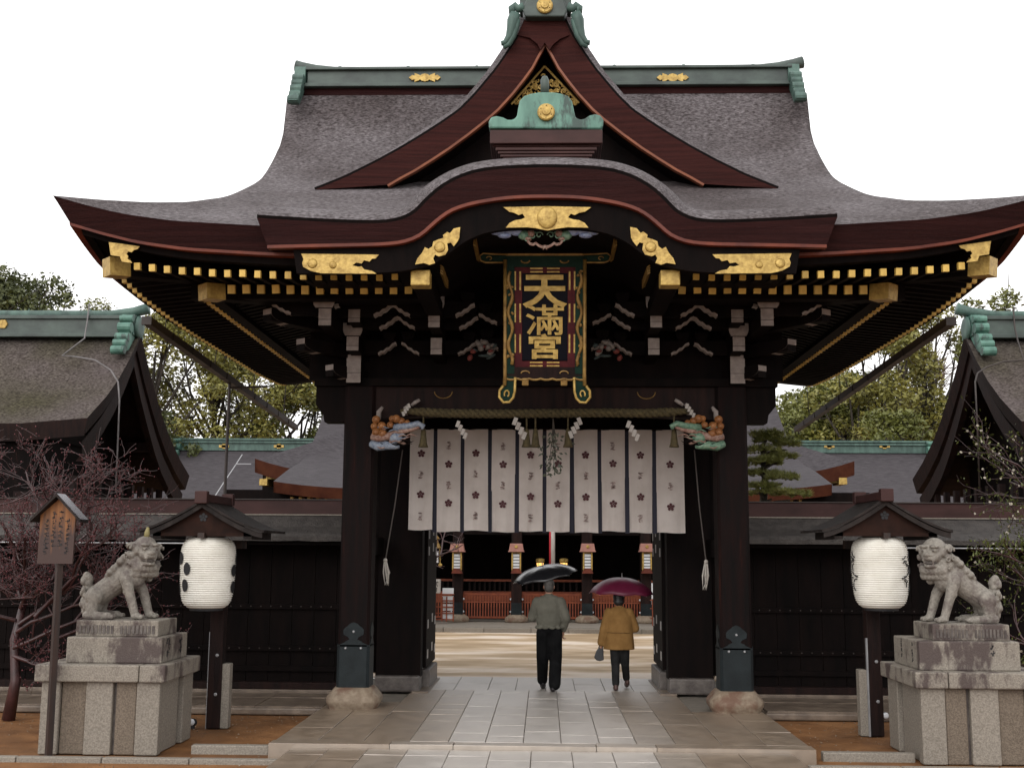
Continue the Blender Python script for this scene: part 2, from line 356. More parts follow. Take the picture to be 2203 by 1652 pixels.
MT['c_cloud'] = mat('painted_blue_cloud', (.13, .17, .36), (.30, .36, .46), 25, .5)
MT['plaq_black'] = mat('plaque_field', (.003, .003, .006), None, rough=.5, spec=.08)
MT['plaq_green'] = mat('plaque_green_border', (.004, .016, .011), (.007, .024, .016), 8, .6, spec=.1)
MT['plaq_red'] = mat('plaque_maroon_band', (.045, .008, .010), (.07, .012, .014), 8, .6, spec=.1)
MT['horn'] = mat('verdigris_horn', (.20, .17, .07), (.26, .22, .10), 9, .6)
MT['hornb'] = mat('white_fitting', (.30, .30, .31), None, rough=.4)
def emis(name, c, s):
    m = bpy.data.materials.new(name); m.use_nodes = True; b = m.node_tree.nodes['Principled BSDF']
    b.inputs['Base Color'].default_value = (*c, 1); b.inputs['Emission Color'].default_value = (*c, 1); b.inputs['Emission Strength'].default_value = s
    return m
MT['glow'] = emis('lit_lantern_pane', (1.0, .55, .15), 1.6)
# ------------------------------------------------------------------ ground, courtyard, paving
struct(MB().add([(-300, -60, -.17), (300, -60, -.17), (300, 17.4, -.17), (-300, 17.4, -.17)], [(0, 1, 2, 3)]).build('ground', MT['soil']))
def bumpy(x0, x1, y0, y1, z, nx, ny, amp):
    rows = []
    for j in range(ny+1):
        rows.append([(x0+(x1-x0)*i/nx, y0+(y1-y0)*j/ny, z+amp*mnoise.noise((i*.37, j*.53, 3.1))) for i in range(nx+1)])
    return MB().grid(rows)
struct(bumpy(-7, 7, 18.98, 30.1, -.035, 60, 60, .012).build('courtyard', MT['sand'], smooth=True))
gm = MB()
for (x0, x1, y0, y1) in [(-300, -7, 17.4, 600), (7, 300, 17.4, 600), (-7, 7, 30.1, 600), (-7, -2.9, 17.4, 18.98), (2.9, 7, 17.4, 18.98)]:
    gm.add([(x0, y0, -.05), (x1, y0, -.05), (x1, y1, -.05), (x0, y1, -.05)], [(0, 1, 2, 3)])
struct(gm.build('inner_ground', MT['soil']))
pp = struct(MB().box(-2.84, 2.80, 12.42, 18.96, -.17, -.035).build('paved_platform', MT['joint']))
def slab(x0, x1, y0, y1, z0, z1, m, par, name='paving_slab'):
    g = .0035; dz = random.uniform(-.0025, .0025)
    tx = random.uniform(-.0015, .0015); ty = random.uniform(-.0015, .0015); r = .004
    a, b, c, d = x0+g, x1-g, y0+g, y1-g
    vs = [(a, c, z0), (b, c, z0), (b, d, z0), (a, d, z0), (a, c, z1+dz-r), (b, c, z1+dz-r), (b, d, z1+dz-r), (a, d, z1+dz-r),
          (a+r, c+r, z1+dz-tx-ty), (b-r, c+r, z1+dz+tx-ty), (b-r, d-r, z1+dz+tx+ty), (a+r, d-r, z1+dz-tx+ty)]
    fs = [(0, 1, 5, 4), (1, 2, 6, 5), (2, 3, 7, 6), (3, 0, 4, 7), (4, 5, 9, 8), (5, 6, 10, 9), (6, 7, 11, 10), (7, 4, 8, 11), (8, 9, 10, 11)]
    return MB().add(vs, fs).build(name, m, par, recalc=False)
cols = [-1.437, -1.02, -.624, -.219, .185, .592, .989, 1.404]
for k in range(len(cols)-1):
    y = 12.56; 
    while y < 17.15:
        L = random.choice([.42, .55, .62, .78, .9]); y1 = min(y+L, 17.2)
        if 17.2-y1 < .25: y1 = 17.2
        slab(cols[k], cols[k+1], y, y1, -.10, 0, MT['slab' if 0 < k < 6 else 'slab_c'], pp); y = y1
for (x0, x1) in [(-2.88, -2.42), (-2.42, -1.93), (-1.93, -1.437), (1.404, 1.89), (1.89, 2.36), (2.36, 2.81)]:
    y = 12.56
    while y < 17.1:
        L = random.choice([.9, 1.15, 1.4]); y1 = min(y+L, 17.2)
        if 17.2-y1 < .35: y1 = 17.2
        if abs(x0+x1)/2 > 2.0 and y > 14.9: break
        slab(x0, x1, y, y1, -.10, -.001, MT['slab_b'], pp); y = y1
xs = [-2.90, -1.62, -.95, .55, 1.18, 2.83]
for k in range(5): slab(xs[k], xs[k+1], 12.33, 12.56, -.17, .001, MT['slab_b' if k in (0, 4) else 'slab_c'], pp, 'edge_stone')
xs = [-1.79, -1.33, -.83, -.42, .02, .46, .9, 1.32, 1.76]
for k in range(8):
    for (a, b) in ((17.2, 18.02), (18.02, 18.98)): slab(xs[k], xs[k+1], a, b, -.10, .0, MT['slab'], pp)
# lower approach
ap = struct(MB().box(-2.62, 2.55, -6, 12.32, -.171, -.07).build('approach_path', MT['joint']))
xs = [-2.66, -2.25, -1.84, -1.42, -.98, -.555, -.13, .29, .71, 1.14, 1.58, 2.02, 2.58]
for k in range(len(xs)-1):
    y = 12.325; j = 0
    while y > 7:
        L = random.choice([.8, 1.0, 1.3]) if 0 < j else random.choice([.35, .6, 1.1]); j += 1
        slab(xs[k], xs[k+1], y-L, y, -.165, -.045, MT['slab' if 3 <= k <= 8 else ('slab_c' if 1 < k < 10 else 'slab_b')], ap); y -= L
# drain kerbs each side
for s in (-1, 1):
    for (ya, yb, xo, z1) in ((12.62, 12.73, 2.96, -.075), (12.03, 12.13, 2.68, -.115)):
        x = xo
        while x < 9:
            L = random.uniform(.8, 1.0)
            if not (ya > 12.2 and x > 3.6):
                a, b = sorted((s*x, s*(x+L)))
                struct(MB().box(a+.004, b-.004, ya, yb, -.2, z1).build('drain_kerb', MT['stone'], bevel=.012))
            x += L
    a, b = sorted((s*2.92, s*13.6))
    ws = struct(MB().box(a, b, 15.55, 17.42, -.16, -.07).build('wall_apron', MT['apron'], bevel=.02))
    x = 2.95
    while x < 9:
        L = random.uniform(.8, 1.3); a, b = sorted((s*x, s*min(9.4, x+L)))
        slab(a, b, 15.6, 16.5, -.07, -.052, MT['apron'], ws, 'apron_slab'); slab(a, b, 16.5, 17.15, -.07, -.045, MT['apron'], ws, 'apron_slab'); x += L

# ------------------------------------------------------------------ the great gate
YE, YM, XE = 12.2, 17.3, 5.53
gate = thing('temple_gate', (0, 17.3, 0), 'great dark timber shrine gate with sweeping bark roof and gilt rafter ends', 'gate')
def zm(t): return interp(t, [0, 1, 2, 3.3, 3.7, 4.3, 4.6, 4.78, 4.88, 4.92, 5.1], [5.55, 6.03, 6.48, 7.18, 7.46, 7.97, 8.28, 8.56, 9.0, 9.2, 9.26])
def zms(t): return sum(zm(max(0, min(5.1, t+d))) for d in (-.25, -.12, 0, .12, .25))/5 if .3 < t < 4.5 else zm(t)
def upt(c): return interp(c, [0, .38, .81, 1.38, 2.3, 3.2], [.38, .27, .165, .085, .03, 0])
def gdec(t): return max(0., 1-max(0, t-1.6)/2.2)
def Wd(t):
    a = XE-t; b = 4.05+.34*math.exp(-max(0, t-1.15)/.75)
    return a if t < 1.15 else b
NT = 60
ts = [5.1*(i/NT)**1.0 for i in range(NT+1)]
us = [-1+2*i/64 for i in range(65)]
def roofpt(u, t, back=False):
    X = u*Wd(t); c = XE-abs(X)
    z = zms(t)+upt(c if c > t else c)*gdec(t)*(1 if t < 3.8 else 0)
    if t > 1.15: z = zms(t)+upt(c)*gdec(t)
    Y = YE+t
    return (X, 2*YM-Y if back else Y, z)
mb = MB()
mb.grid([[roofpt(u, t) for u in us] for t in ts]); mb.grid([[roofpt(u, t, True) for u in us] for t in ts])
for s in (-1, 1):       # side skirts below the gables
    rows = []
    for i in range(15):
        t = 1.75*i/14; rows.append([])
        for j in range(49):
            v = -1+2*j/48; half = (YM-YE)-t; Y = YM+v*half
            ty = (YM-YE)-abs(Y-YM)
            rows[-1].append((s*(XE-t), Y, zms(t)+upt(ty)*gdec(t)))
    mb.grid(rows)
    # rounded roll of the gable edge
    mb.grid([[(s*(Wd(t)), YE+t, roofpt(s, t)[2]) for t in ts[15:]], [(s*(Wd(t)+.05), YE+t, roofpt(s, t)[2]-.06) for t in ts[15:]], [(s*(Wd(t)-.02), YE+t+.03, roofpt(s, t)[2]-.24) for t in ts[15:]]])
bm_roof = mb.build('main_roof', MT['thatch'], gate, smooth=True)
mm = bm_roof.modifiers.new('w', 'WELD'); mm.merge_threshold = .01
# eave edge band, red strip, soffit
def eave_loop(ins, dz, n=60):
    L = {}
    def zt(c): return 5.55+upt(c)
    f = [(-XE+ins+(2*(XE-ins))*i/n, YE+ins, zt(XE-abs(-XE+(2*XE)*i/n))+dz) for i in range(n+1)]
    hl = YM-YE
    r = [(XE-ins, YE+ins+(2*(hl-ins))*i/n, zt(hl-abs(-hl+2*hl*i/n))+dz) for i in range(n+1)]
    return f, r
def ring(a, b, mb, skip=0.0, front=True):
    fa, ra = eave_loop(*a); fb, rb = eave_loop(*b)
    if front:
        for side in (-1, 1):
            ia = [i for i, p in enumerate(fa) if p[0]*side >= skip]
            mb.grid([[fa[i] for i in ia], [fb[i] for i in ia]])
    mb.grid([[(x, 2*YM-y, z) for x, y, z in fa], [(x, 2*YM-y, z) for x, y, z in fb]])
    for s in (-1, 1): mb.grid([[(s*x, y, z) for x, y, z in ra], [(s*x, y, z) for x, y, z in rb]])
mb = MB(); ring((0, 0), (.02, -.03), mb, 2.6); ring((.02, -.03), (.15, -.27), mb, 2.6)
eb = mb.build('bark_eave_edge', MT['thatch_edge'], gate, smooth=False)
mb = MB(); ring((.145, -.268), (.15, -.30), mb, 2.6); ring((.15, -.30), (.24, -.305), mb, 2.6)
mb.build('red_edge_strip', MT['redstrip'], gate)
mb = MB(); ring((.24, -.300), (.26, -.38), mb, 1.9); ring((.26, -.38), (.34, -.39), mb, 1.9)
ring((.34, -.36), (.95, -.30), mb, 1.6)
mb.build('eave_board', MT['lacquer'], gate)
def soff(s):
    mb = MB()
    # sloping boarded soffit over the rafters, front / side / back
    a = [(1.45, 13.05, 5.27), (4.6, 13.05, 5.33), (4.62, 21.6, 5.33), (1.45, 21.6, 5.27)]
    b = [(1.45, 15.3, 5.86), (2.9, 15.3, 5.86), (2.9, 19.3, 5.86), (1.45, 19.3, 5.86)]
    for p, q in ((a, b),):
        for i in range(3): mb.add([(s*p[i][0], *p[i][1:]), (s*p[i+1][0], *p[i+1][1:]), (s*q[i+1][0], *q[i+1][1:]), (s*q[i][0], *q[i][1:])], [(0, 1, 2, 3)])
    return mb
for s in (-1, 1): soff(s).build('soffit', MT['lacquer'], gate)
# rafters with gilt caps (front rows and the two visible sides)
def rafter_mesh(w, h, L): return MB().box(-w/2, w/2, 0, L, -h, 0).mesh('rafter', MT['lacquer'])
def capmesh(w, h): return MB().box(-w/2-.003, w/2+.003, -.007, .05, -h-.003, .003).mesh('gilt_cap', MT['goldtip'])
rf_me, rfc = rafter_mesh(.062, .074, 1.1), capmesh(.062, .074)
rb_me, rbc = rafter_mesh(.078, .098, 2.3), capmesh(.078, .098)
def rafter(me, cm, m4):
    r = inst('rafter', me, m4, gate); inst('gilt_cap', cm, m4, r)
def zfly(c): return 5.115+upt(c)*.75
for s in (-1, 1):
    for k in range(18):
        X = 1.70+.1735*k; jit = random.uniform(-.006, .006)
        rafter(rf_me, rfc, T(s*X, 12.52, zfly(XE-X)+jit, 0, math.radians(6), random.uniform(-.03, .03)))
    for k in range(13):
        X = 1.62+.1765*k
        rafter(rb_me, rbc, T(s*X, 13.16, 5.125+random.uniform(-.006, .006), 0, math.radians(13), random.uniform(-.05, .05)))
    for k in range(50):
        Y = 12.95+.1755*k; c = (YM-YE)-abs(Y-YM)
        rafter(rf_me, rfc, T(s*5.03, Y, zfly(c)-.01, s*PI/2, math.radians(6)))
    for k in range(42):
        Y = 13.62+.1765*k
        rafter(rb_me, rbc, T(s*4.22, Y, 5.125, s*PI/2, math.radians(13)))
    # hip rafters with gilt box ends
    d = Vector((-s, 1, .12)).normalized()
    for (e, wd, hh, nm, L) in ((P(230, 575, 12.62), .19, .20, 'hip_rafter', 3.2), (P(437, 628, 13.2), .20, .18, 'hip_rafter', 2.5)):
        e = Vector((s*abs(e.x), e.y, e.z))
        rot = Matrix.Rotation(s*PI/4, 4, 'Z') @ Matrix.Rotation(math.radians(5), 4, 'X')
        hr = inst(nm, MB().box(-wd/2, wd/2, 0, L, -hh/2, hh/2).mesh(nm, MT['lacquer']), Matrix.Translation(e) @ rot, gate)
        inst('gilt_end', MB().box(-wd/2-.006, wd/2+.006, -.008, .24, -hh/2-.006, hh/2+.006).mesh('gilt_end', MT['gold']), Matrix.Translation(e) @ rot, hr)
    # eave gutter with joints and drop pipe
    g = MB(); Ya, Yb = 14.5, 23.6; n = 10
    for i in range(n):
        y0 = Ya+(Yb-Ya)*i/n; y1 = Ya+(Yb-Ya)*(i+1)/n; z0 = 4.97-.42*i/n; z1 = 4.97-.42*(i+1)/n
        g.add([(s*5.16, y0, z0-.05), (s*5.26, y0, z0-.05), (s*5.27, y0, z0+.05), (s*5.15, y0, z0+.05), (s*5.16, y1, z1-.05), (s*5.26, y1, z1-.05), (s*5.27, y1, z1+.05), (s*5.15, y1, z1+.05)],
              [(0, 1, 2, 3), (4, 7, 6, 5), (0, 4, 5, 1), (1, 5, 6, 2), (2, 6, 7, 3), (3, 7, 4, 0)])
        g.box(s*5.21-.065, s*5.21+.065, y0-.02, y0+.02, z0-.055, z0+.055)
    gt = g.build('gutter', MT['gutter'], gate)
    for Y in (15.2, 17.6, 20.0, 22.4):
        MB().tube([(s*5.21, Y, 4.95-.046*(Y-14.5)), (s*5.15, Y-.1, 5.25)], .008, 5).build('gutter_hanger', MT['darkcord'], gt)
    if s < 0:
        MB().tube([(-5.21, 18.5, 4.75), (-5.21, 18.5, 2.8)], .026, 8).tube([(-5.21, 18.5, 4.66), (-4.6, 18.6, 4.7)], .02, 6).build('drop_pipe', MT['gutter'], gt)
# gilt eave fittings at the corners
def gilt(pts, Y, name, depth=.012, m='gold', par=gate, dy=None):
    q = [P(x, y, Y) for x, y in pts]
    mb = MB(); n = len(q)
    vs = q+[p+Vector((0, depth, 0)) for p in q]
    mb.add(vs, [tuple(range(n)), tuple(range(2*n-1, n-1, -1))]+[(i, (i+1) % n, n+(i+1) % n, n+i) for i in range(n)])
    return mb.build(name, MT[m], par)
def mirror(pts): return pts
def gilt2(pts, Y, name, **k):     # left drawn, right mirrored in the world
    q = [P(x, y, Y) for x, y in pts]
    dp = k.get('depth', .012); par = k.get('par', gate); r = []
    for s in (1, -1):
        mb = MB(); n = len(q); a = [Vector((s*p.x, p.y, p.z)) for p in q]
        mb.add(a+[p+Vector((0, dp, 0)) for p in a], [tuple(range(n)), tuple(range(2*n-1, n-1, -1))]+[(i, (i+1) % n, n+(i+1) % n, n+i) for i in range(n)])
        r.append(mb.build(name, MT[k.get('m', 'gold')], par))
    return r
gilt2([(234, 521), (300, 530), (296, 536), (288, 538), (283, 543), (276, 541), (272, 547), (276, 551), (274, 557), (282, 562), (284, 566), (262, 563), (258, 552), (238, 549)], 12.42, 'gilt_eave_fitting')

# ---- karahafu (undulating front gable)
def half(pts, Y):
    q = [P(x, y, Y) for x, y in pts]; q = [(abs(p.x), p.z) for p in q]; q[-1] = (0, q[-1][1])
    # resample smoothly by arc length
    d = [0]
    for a, b in zip(q, q[1:]): d.append(d[-1]+math.hypot(b[0]-a[0], b[1]-a[1]))
    ss = np.linspace(0, d[-1], 41)
    x = np.interp(ss, d, [p[0] for p in q]); z = np.interp(ss, d, [p[1] for p in q])
    for _ in range(4):
        z[1:-1] = (z[:-2]+2*z[1:-1]+z[2:])/4; z[-1] = z[-2]*.5+z[-1]*.5
    L = [(-x[i], z[i]) for i in range(41)]
    return L+[(-a, b) for a, b in L[::-1][1:]]
lip = half([(553, 462), (650, 468), (731, 472), (800, 474), (850, 472), (875, 464), (892, 452), (912, 428), (940, 402), (975, 380), (1020, 363), (1080, 356), (1176, 353)], 12.0)
redl = half([(575, 529), (700, 526), (800, 524), (850, 522), (880, 517), (905, 505), (929, 480), (950, 462), (968, 449), (1008, 436), (1060, 427), (1100, 422), (1176, 420)], 12.09)
bbot = half([(600, 588), (795, 587), (850, 585), (884, 580), (937, 567), (965, 545), (1000, 518), (1040, 500), (1090, 492), (1176, 490)], 12.18)
def nrm_off(pr, d):
    out = []
    for i, p in enumerate(pr):
        a = pr[max(0, i-1)]; b = pr[min(len(pr)-1, i+1)]; tx, tz = b[0]-a[0], b[1]-a[1]; l = math.hypot(tx, tz) or 1
        out.append((p[0]-tz/l*d, p[1]+tx/l*d))
    return out
def rows(prs): return [[(x, Y, z) for x, z in pr] for pr, Y in prs]
kr = MB().grid(rows([(lip, 12.0), (nrm_off(lip, .05), 12.05), (nrm_off(lip, .14), 12.2), (nrm_off(lip, .23), 12.42), (nrm_off(lip, .29), 12.8), (nrm_off(lip, .30), 13.6), (nrm_off(lip, .28), 14.9)]))
kara = kr.build('curved_gable_roof', MT['thatch'], gate, smooth=True)
e = MB().grid(rows([(lip, 12.0), (nrm_off(lip, -.035), 12.01)]), 1).grid(rows([(nrm_off(lip, -.035), 12.01), (nrm_off(redl, .0), 12.09)]))
for i in (0, -1):
    A = [(lip[i][0], 12.0, lip[i][1]), (redl[i][0], 12.09, redl[i][1]), (redl[i][0], 12.6, redl[i][1]), (lip[i][0], 12.8, lip[i][1]+.12), (nrm_off(lip, .12)[i][0], 12.2, nrm_off(lip, .12)[i][1])]
    e.add(A, [(0, 1, 2, 3, 4)])
e.build('bark_edge', [MT['thatch_edge'], MT['lacquer']], kara)
MB().grid(rows([(nrm_off(redl, .006), 12.084), (nrm_off(redl, -.028), 12.088), (nrm_off(redl, -.03), 12.16)])).build('red_edge_strip', MT['redstrip'], kara)
b2 = nrm_off(redl, -.03)
def clip(pr, m): return [(max(-m, min(m, x)), z) for x, z in pr]
bb = MB().grid(rows([(clip(b2, 2.78), 12.155), (clip(bbot, 2.74), 12.19), (clip(bbot, 2.74), 12.27), (clip(b2, 2.78), 12.26)]))
hb = bb.build('curved_bargeboard', MT['lacquer'], gate)
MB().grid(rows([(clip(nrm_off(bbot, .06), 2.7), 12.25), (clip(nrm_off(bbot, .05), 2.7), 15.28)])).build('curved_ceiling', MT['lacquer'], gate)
# gilt mounts on the bargeboard
g1 = [(648, 546), (815, 548), (808, 556), (800, 557), (795, 563), (783, 560), (778, 567), (766, 565), (758, 571), (770, 574), (778, 573), (784, 580), (800, 583), (810, 589), (690, 588), (668, 583), (652, 574), (650, 566), (653, 558)]
r = gilt2(g1, 12.155, 'gilt_mount', par=hb)
for o in r:
    s = 1 if o.data.vertices[0].co.x > 0 else -1
    for (x, y, rr) in ((672, 567, .055), (716, 570, .042)):
        p = P(x, y, 12.15); MB().lathe([(rr, 0), (rr*.8, -.012), (rr*.35, -.016)], 14, (s*abs(p.x), p.y+.004, p.z), axis='y').build('boss', MT['gold'], o, smooth=True)
g2 = [(990, 489), (988, 512), (984, 520), (976, 530), (970, 522), (962, 524), (964, 538), (958, 548), (944, 552), (936, 548), (932, 556), (936, 566), (924, 570), (912, 566), (893, 569), (898, 556), (908, 544), (914, 532), (922, 536), (930, 530), (932, 520), (944, 515), (954, 512), (953, 506), (962, 499), (968, 502), (976, 492)]
r = gilt2(g2, 12.15, 'gilt_mount', par=hb)
for o in r:
    s = 1 if o.data.vertices[0].co.x > 0 else -1; p = P(946, 532, 12.145)
    MB().lathe([(.062, 0), (.05, -.012), (.02, -.016)], 14, (s*abs(p.x), p.y+.003, p.z), axis='y').build('boss', MT['gold'], o, smooth=True)
top = [(1083, 446), (1176, 444), (1272, 446), (1258, 456), (1246, 458), (1236, 463), (1228, 460), (1222, 468), (1232, 472), (1246, 474), (1258, 480), (1266, 490), (1222, 489), (1205, 491), (1177, 496), (1152, 491), (1134, 489), (1088, 490), (1096, 480), (1108, 474), (1122, 472), (1130, 468), (1124, 460), (1116, 463), (1106, 458), (1096, 456)]
o = gilt(top, 12.14, 'gilt_mount', par=hb)
p = P(1177, 468, 12.13); MB().ell(p, (.11, .03, .125), None, 16, 10).build('boss', MT['gold'], o, smooth=True)
# cloud carving under the crown
cl = MB()
for s in (-1, 1):
    for (x, y, rx, rz, mi) in ((1075, 499, 22, 8, 0), (1094, 497, 18, 9, 0), (1112, 498, 16, 10, 0), (1127, 506, 13, 11, 1), (1085, 507, 15, 6, 0), (1142, 503, 9, 9, 2), (1136, 515, 8, 5, 2)):
        p = P(x, y, 12.32); k = 12.7/FPX
        cl.ell((s*abs(p.x), p.y, p.z), (rx*k, .05, rz*k), None, 12, 8, mi)
    k = 12.7/FPX
    for (x, y, r0, n_) in ((1146, 507, 10, 9), (1160, 506, 8, 8), (1134, 516, 7, 8)):
        p = P(x, y, 12.3); cl.tube([(s*abs(p.x+math.cos(t)*(r0-.9*t)*k), 12.3, p.z+math.sin(t)*(r0-.9*t)*k) for t in np.linspace(0, 6.5, 14)], .0075, 6, 1)
    for off in (0, 8):
        cl.tube([(s*abs(P(x, y+off*.4, 12.3).x), 12.3-.004*off, P(x, y+off*.6, 12.3).z) for x, y in ((1134, 516), (1140, 523), (1147, 525), (1153, 522), (1159, 527), (1166, 530), (1172, 528), (1176.5, 534))], .0085, 6, 2)
cl.build('carved_cloud', [MT['c_cloud'], MT['c_green'], MT['c_pink']], gate, smooth=True)
for s in (-1, 1):
    for (x, y, a) in ((1022, 522, .6), (951, 582, .6)):
        p = P(x, y, 12.55)
        for k in range(4):
            MB().box(s*abs(p.x)-.02, s*abs(p.x)+.02, 12.5, 13.2, p.z-.05+.027*k, p.z-.038+.027*k, rot=Matrix.Rotation(-s*a, 3, 'Y')).build('curved_rib', MT['golddark'], gate)
    p = P(904, 597, 12.3)   # gilt-capped purlin end
    X = s*abs(p.x); q = MB().box(X-.10, X+.10, 12.36, 15.2, p.z-.08, p.z+.08).build('porch_purlin', MT['lacquer'], gate)
    MB().box(X-.108, X+.108, 12.3, 12.5, p.z-.088, p.z+.088).build('gilt_end', MT['gold'], q, bevel=.012)

# ---- karahafu ridge box and crest tile
rbx = MB()
def rect(x0, x1, y0, y1, Y, Y2, mb, mi=0, taper=0):
    a = P(x0, y1, Y); b = P(x1, y0, Y); mb.box(a.x, b.x, Y, Y2, a.z, b.z, mi)
rect(1054, 1296, 279, 309, 12.50, 14.85, rbx); rect(1060, 1290, 309, 316, 12.56, 14.85, rbx)
for k, (xa, xb, ya, yb, yy) in enumerate([(1066, 1284, 316, 324, 12.54), (1071, 1279, 325, 331, 12.52), (1076, 1274, 332, 338, 12.50), (1082, 1268, 339, 345, 12.48), (1088, 1262, 346, 352, 12.46)]): rect(xa, xb, ya, yb, yy, 14.85, rbx)
rbx.build('ridge_box', MT['wallband'], gate, bevel=.008)
def poly_px(pts, Y, depth, name, m, par, bevel=0.0, smooth=False):
    q = [P(x, y, Y) for x, y in pts]; n = len(q)
    mb = MB(); mb.add(q+[v+Vector((0, depth, 0)) for v in q], [tuple(range(n)), tuple(range(2*n-1, n-1, -1))]+[(i, (i+1) % n, n+(i+1) % n, n+i) for i in range(n)])
    return mb.build(name, MT[m], par, bevel=bevel)
ct = poly_px([(1052, 276), (1051, 262), (1056, 252), (1068, 249), (1082, 252), (1092, 257), (1104, 257), (1112, 250), (1114, 236), (1118, 216), (1128, 206), (1142, 201), (1160, 198), (1190, 198), (1208, 201), (1222, 206), (1231, 218), (1235, 238), (1238, 252), (1248, 257), (1258, 255), (1268, 248), (1280, 245), (1292, 248), (1299, 258), (1297, 272), (1292, 278)], 12.62, .16, 'crest_tile', 'copper2', gate, .02)
def medal(x, y, rpx, Y, par, n=18):
    p = P(x, y, Y); r = rpx*(p.y*.99+(p.z-2)*.146)/FPX
    m = MB().lathe([(r, .03), (r, 0), (r*.86, -.012), (r*.5, -.012), (r*.45, -.03), (r*.15, -.036)], n, p, axis='y').build('gilt_medallion', MT['gold'], par, smooth=False)
    for k in range(6):
        a = k*PI/3+.5; MB().lathe([(r*.06, 0), (r*.05, -.006)], 8, (p.x+r*.7*math.cos(a), p.y-.012, p.z+r*.7*math.sin(a)), axis='y').build('stud', MT['lacquer'], m)
medal(1175, 241, 19, 12.58, ct)
q = P(1172, 183, 12.7); MB().tube([q+Vector((0, 0, -.12)), q+Vector((0, 0, .06)), q+Vector((0, 0, .10))], [.05, .05, .03], 12).build('finial_post', MT['copperdark'], ct, smooth=True)

# ---- chidori gable dormer
YC = 14.9
clip_l = [(676, 404), (745, 376), (809, 344), (860, 316), (913, 284), (950, 260), (986, 235), (1017, 204), (1044, 172), (1064, 148), (1080, 125), (1098, 98), (1114, 73), (1131, 36)]
cor_l = [(833, 398), (862, 381), (892, 365), (930, 341), (965, 318), (1006, 288), (1044, 258), (1070, 235), (1101, 201), (1124, 172), (1143, 146), (1158, 118), (1171, 91)]
def lpt(pts, Y): return [(-abs(P(x, y, Y).x), P(x, y, Y).z) for x, y in pts]
CL = lpt(clip_l, YC); CO = lpt(cor_l, YC+.06); CO[-1] = (0, CO[-1][1])
def mir(pr): return pr+[(-x, z) for x, z in pr[::-1]]
cd = MB()
CLo = nrm_off(CL, .0)
def ym(z):
    t = interp(z, [5.55, 6.03, 6.48, 7.18, 7.46, 7.97, 8.62, 9.12], [0, 1, 2, 3.3, 3.7, 4.3, 4.88, 5.1]); return YE+t
for s in (-1, 1):
    f = lambda pr, Y: [(-s*x, Y, z) for x, z in pr]
    o1, o2 = nrm_off(CL, .09), nrm_off(CL, .17)
    ff = [max(0.0, min(1, i/4.0)) for i in range(len(CL))]
    o1 = [(a[0]+(b[0]-a[0])*k, a[1]+(b[1]-a[1])*k) for a, b, k in zip(CL, o1, ff)]; o2 = [(a[0]+(b[0]-a[0])*k, a[1]+(b[1]-a[1])*k) for a, b, k in zip(CL, o2, ff)]
    cd.grid([f(CL, YC), f(o1, YC+.12), f(o2, YC+.36), [(-s*x, max(YC+.5, ym(z)+.25), z) for x, z in o2]])
cd.grid([[(CL[-1][0], YC, CL[-1][1]), (-CL[-1][0], YC, CL[-1][1])], [(CL[-1][0], 17.3, CL[-1][1]+.05), (-CL[-1][0], 17.3, CL[-1][1]+.05)]])
chd = cd.build('dormer_gable_roof', MT['thatch'], gate, smooth=True)
ce = MB()
for s in (-1, 1):
    n = 40
    def rs(pr):
        d = [0]
        for a, b in zip(pr, pr[1:]): d.append(d[-1]+math.hypot(b[0]-a[0], b[1]-a[1]))
        ss = np.linspace(0, d[-1], n); return list(zip(np.interp(ss, d, [p[0] for p in pr]), np.interp(ss, d, [p[1] for p in pr])))
    A = rs(CL); B = rs(CO); A2 = nrm_off(A, -.03)
    ce.grid([[(-s*x, YC, z) for x, z in A], [(-s*x, YC+.004, z) for x, z in A2]], 1)
    ce.grid([[(-s*x, YC+.004, z) for x, z in A2], [(-s*x, YC+.06, z) for x, z in B]])
    ce.grid([[(-s*x, YC+.06, z) for x, z in B], [(-s*x, YC+.7, z) for x, z in B]], 2)
tipz = CO[-1][1]
ce.add([(CL[-1][0], YC, CL[-1][1]), (-CL[-1][0], YC, CL[-1][1]), (0, YC+.06, tipz)], [(0, 1, 2)])
ce.build('bark_edge', [MT['thatch_edge2'], MT['lacquer'], MT['lacquer']], chd)
for s in (-1, 1):
    b0 = CO; b1 = nrm_off(CO, -.03)
    MB().grid([[(-s*x, YC+.05, z) for x, z in b0], [(-s*x, YC+.055, z) for x, z in b1], [(-s*x, YC+.14, z) for x, z in b1]]).build('orange_bargeboard', MT['orange'], chd)
    # scroll joint at the peak
    pts = [(1114, 73), (1131, 36), (1172, 36), (1172, 95), (1163, 112), (1155, 100), (1140, 84)]
q = [P(x, y, YC-.012) for x, y in [(1131, 37), (1206, 37), (1225, 76), (1205, 84), (1190, 96), (1182, 108), (1172, 92), (1163, 108), (1156, 95), (1140, 82), (1113, 76)]]
n = len(q); MB().add(q+[v+Vector((0, .03, 0)) for v in q], [tuple(range(n)), tuple(range(2*n-1, n-1, -1))]+[(i, (i+1) % n, n+(i+1) % n, n+i) for i in range(n)]).build('peak_board', MT['thatch_edge2'], chd)
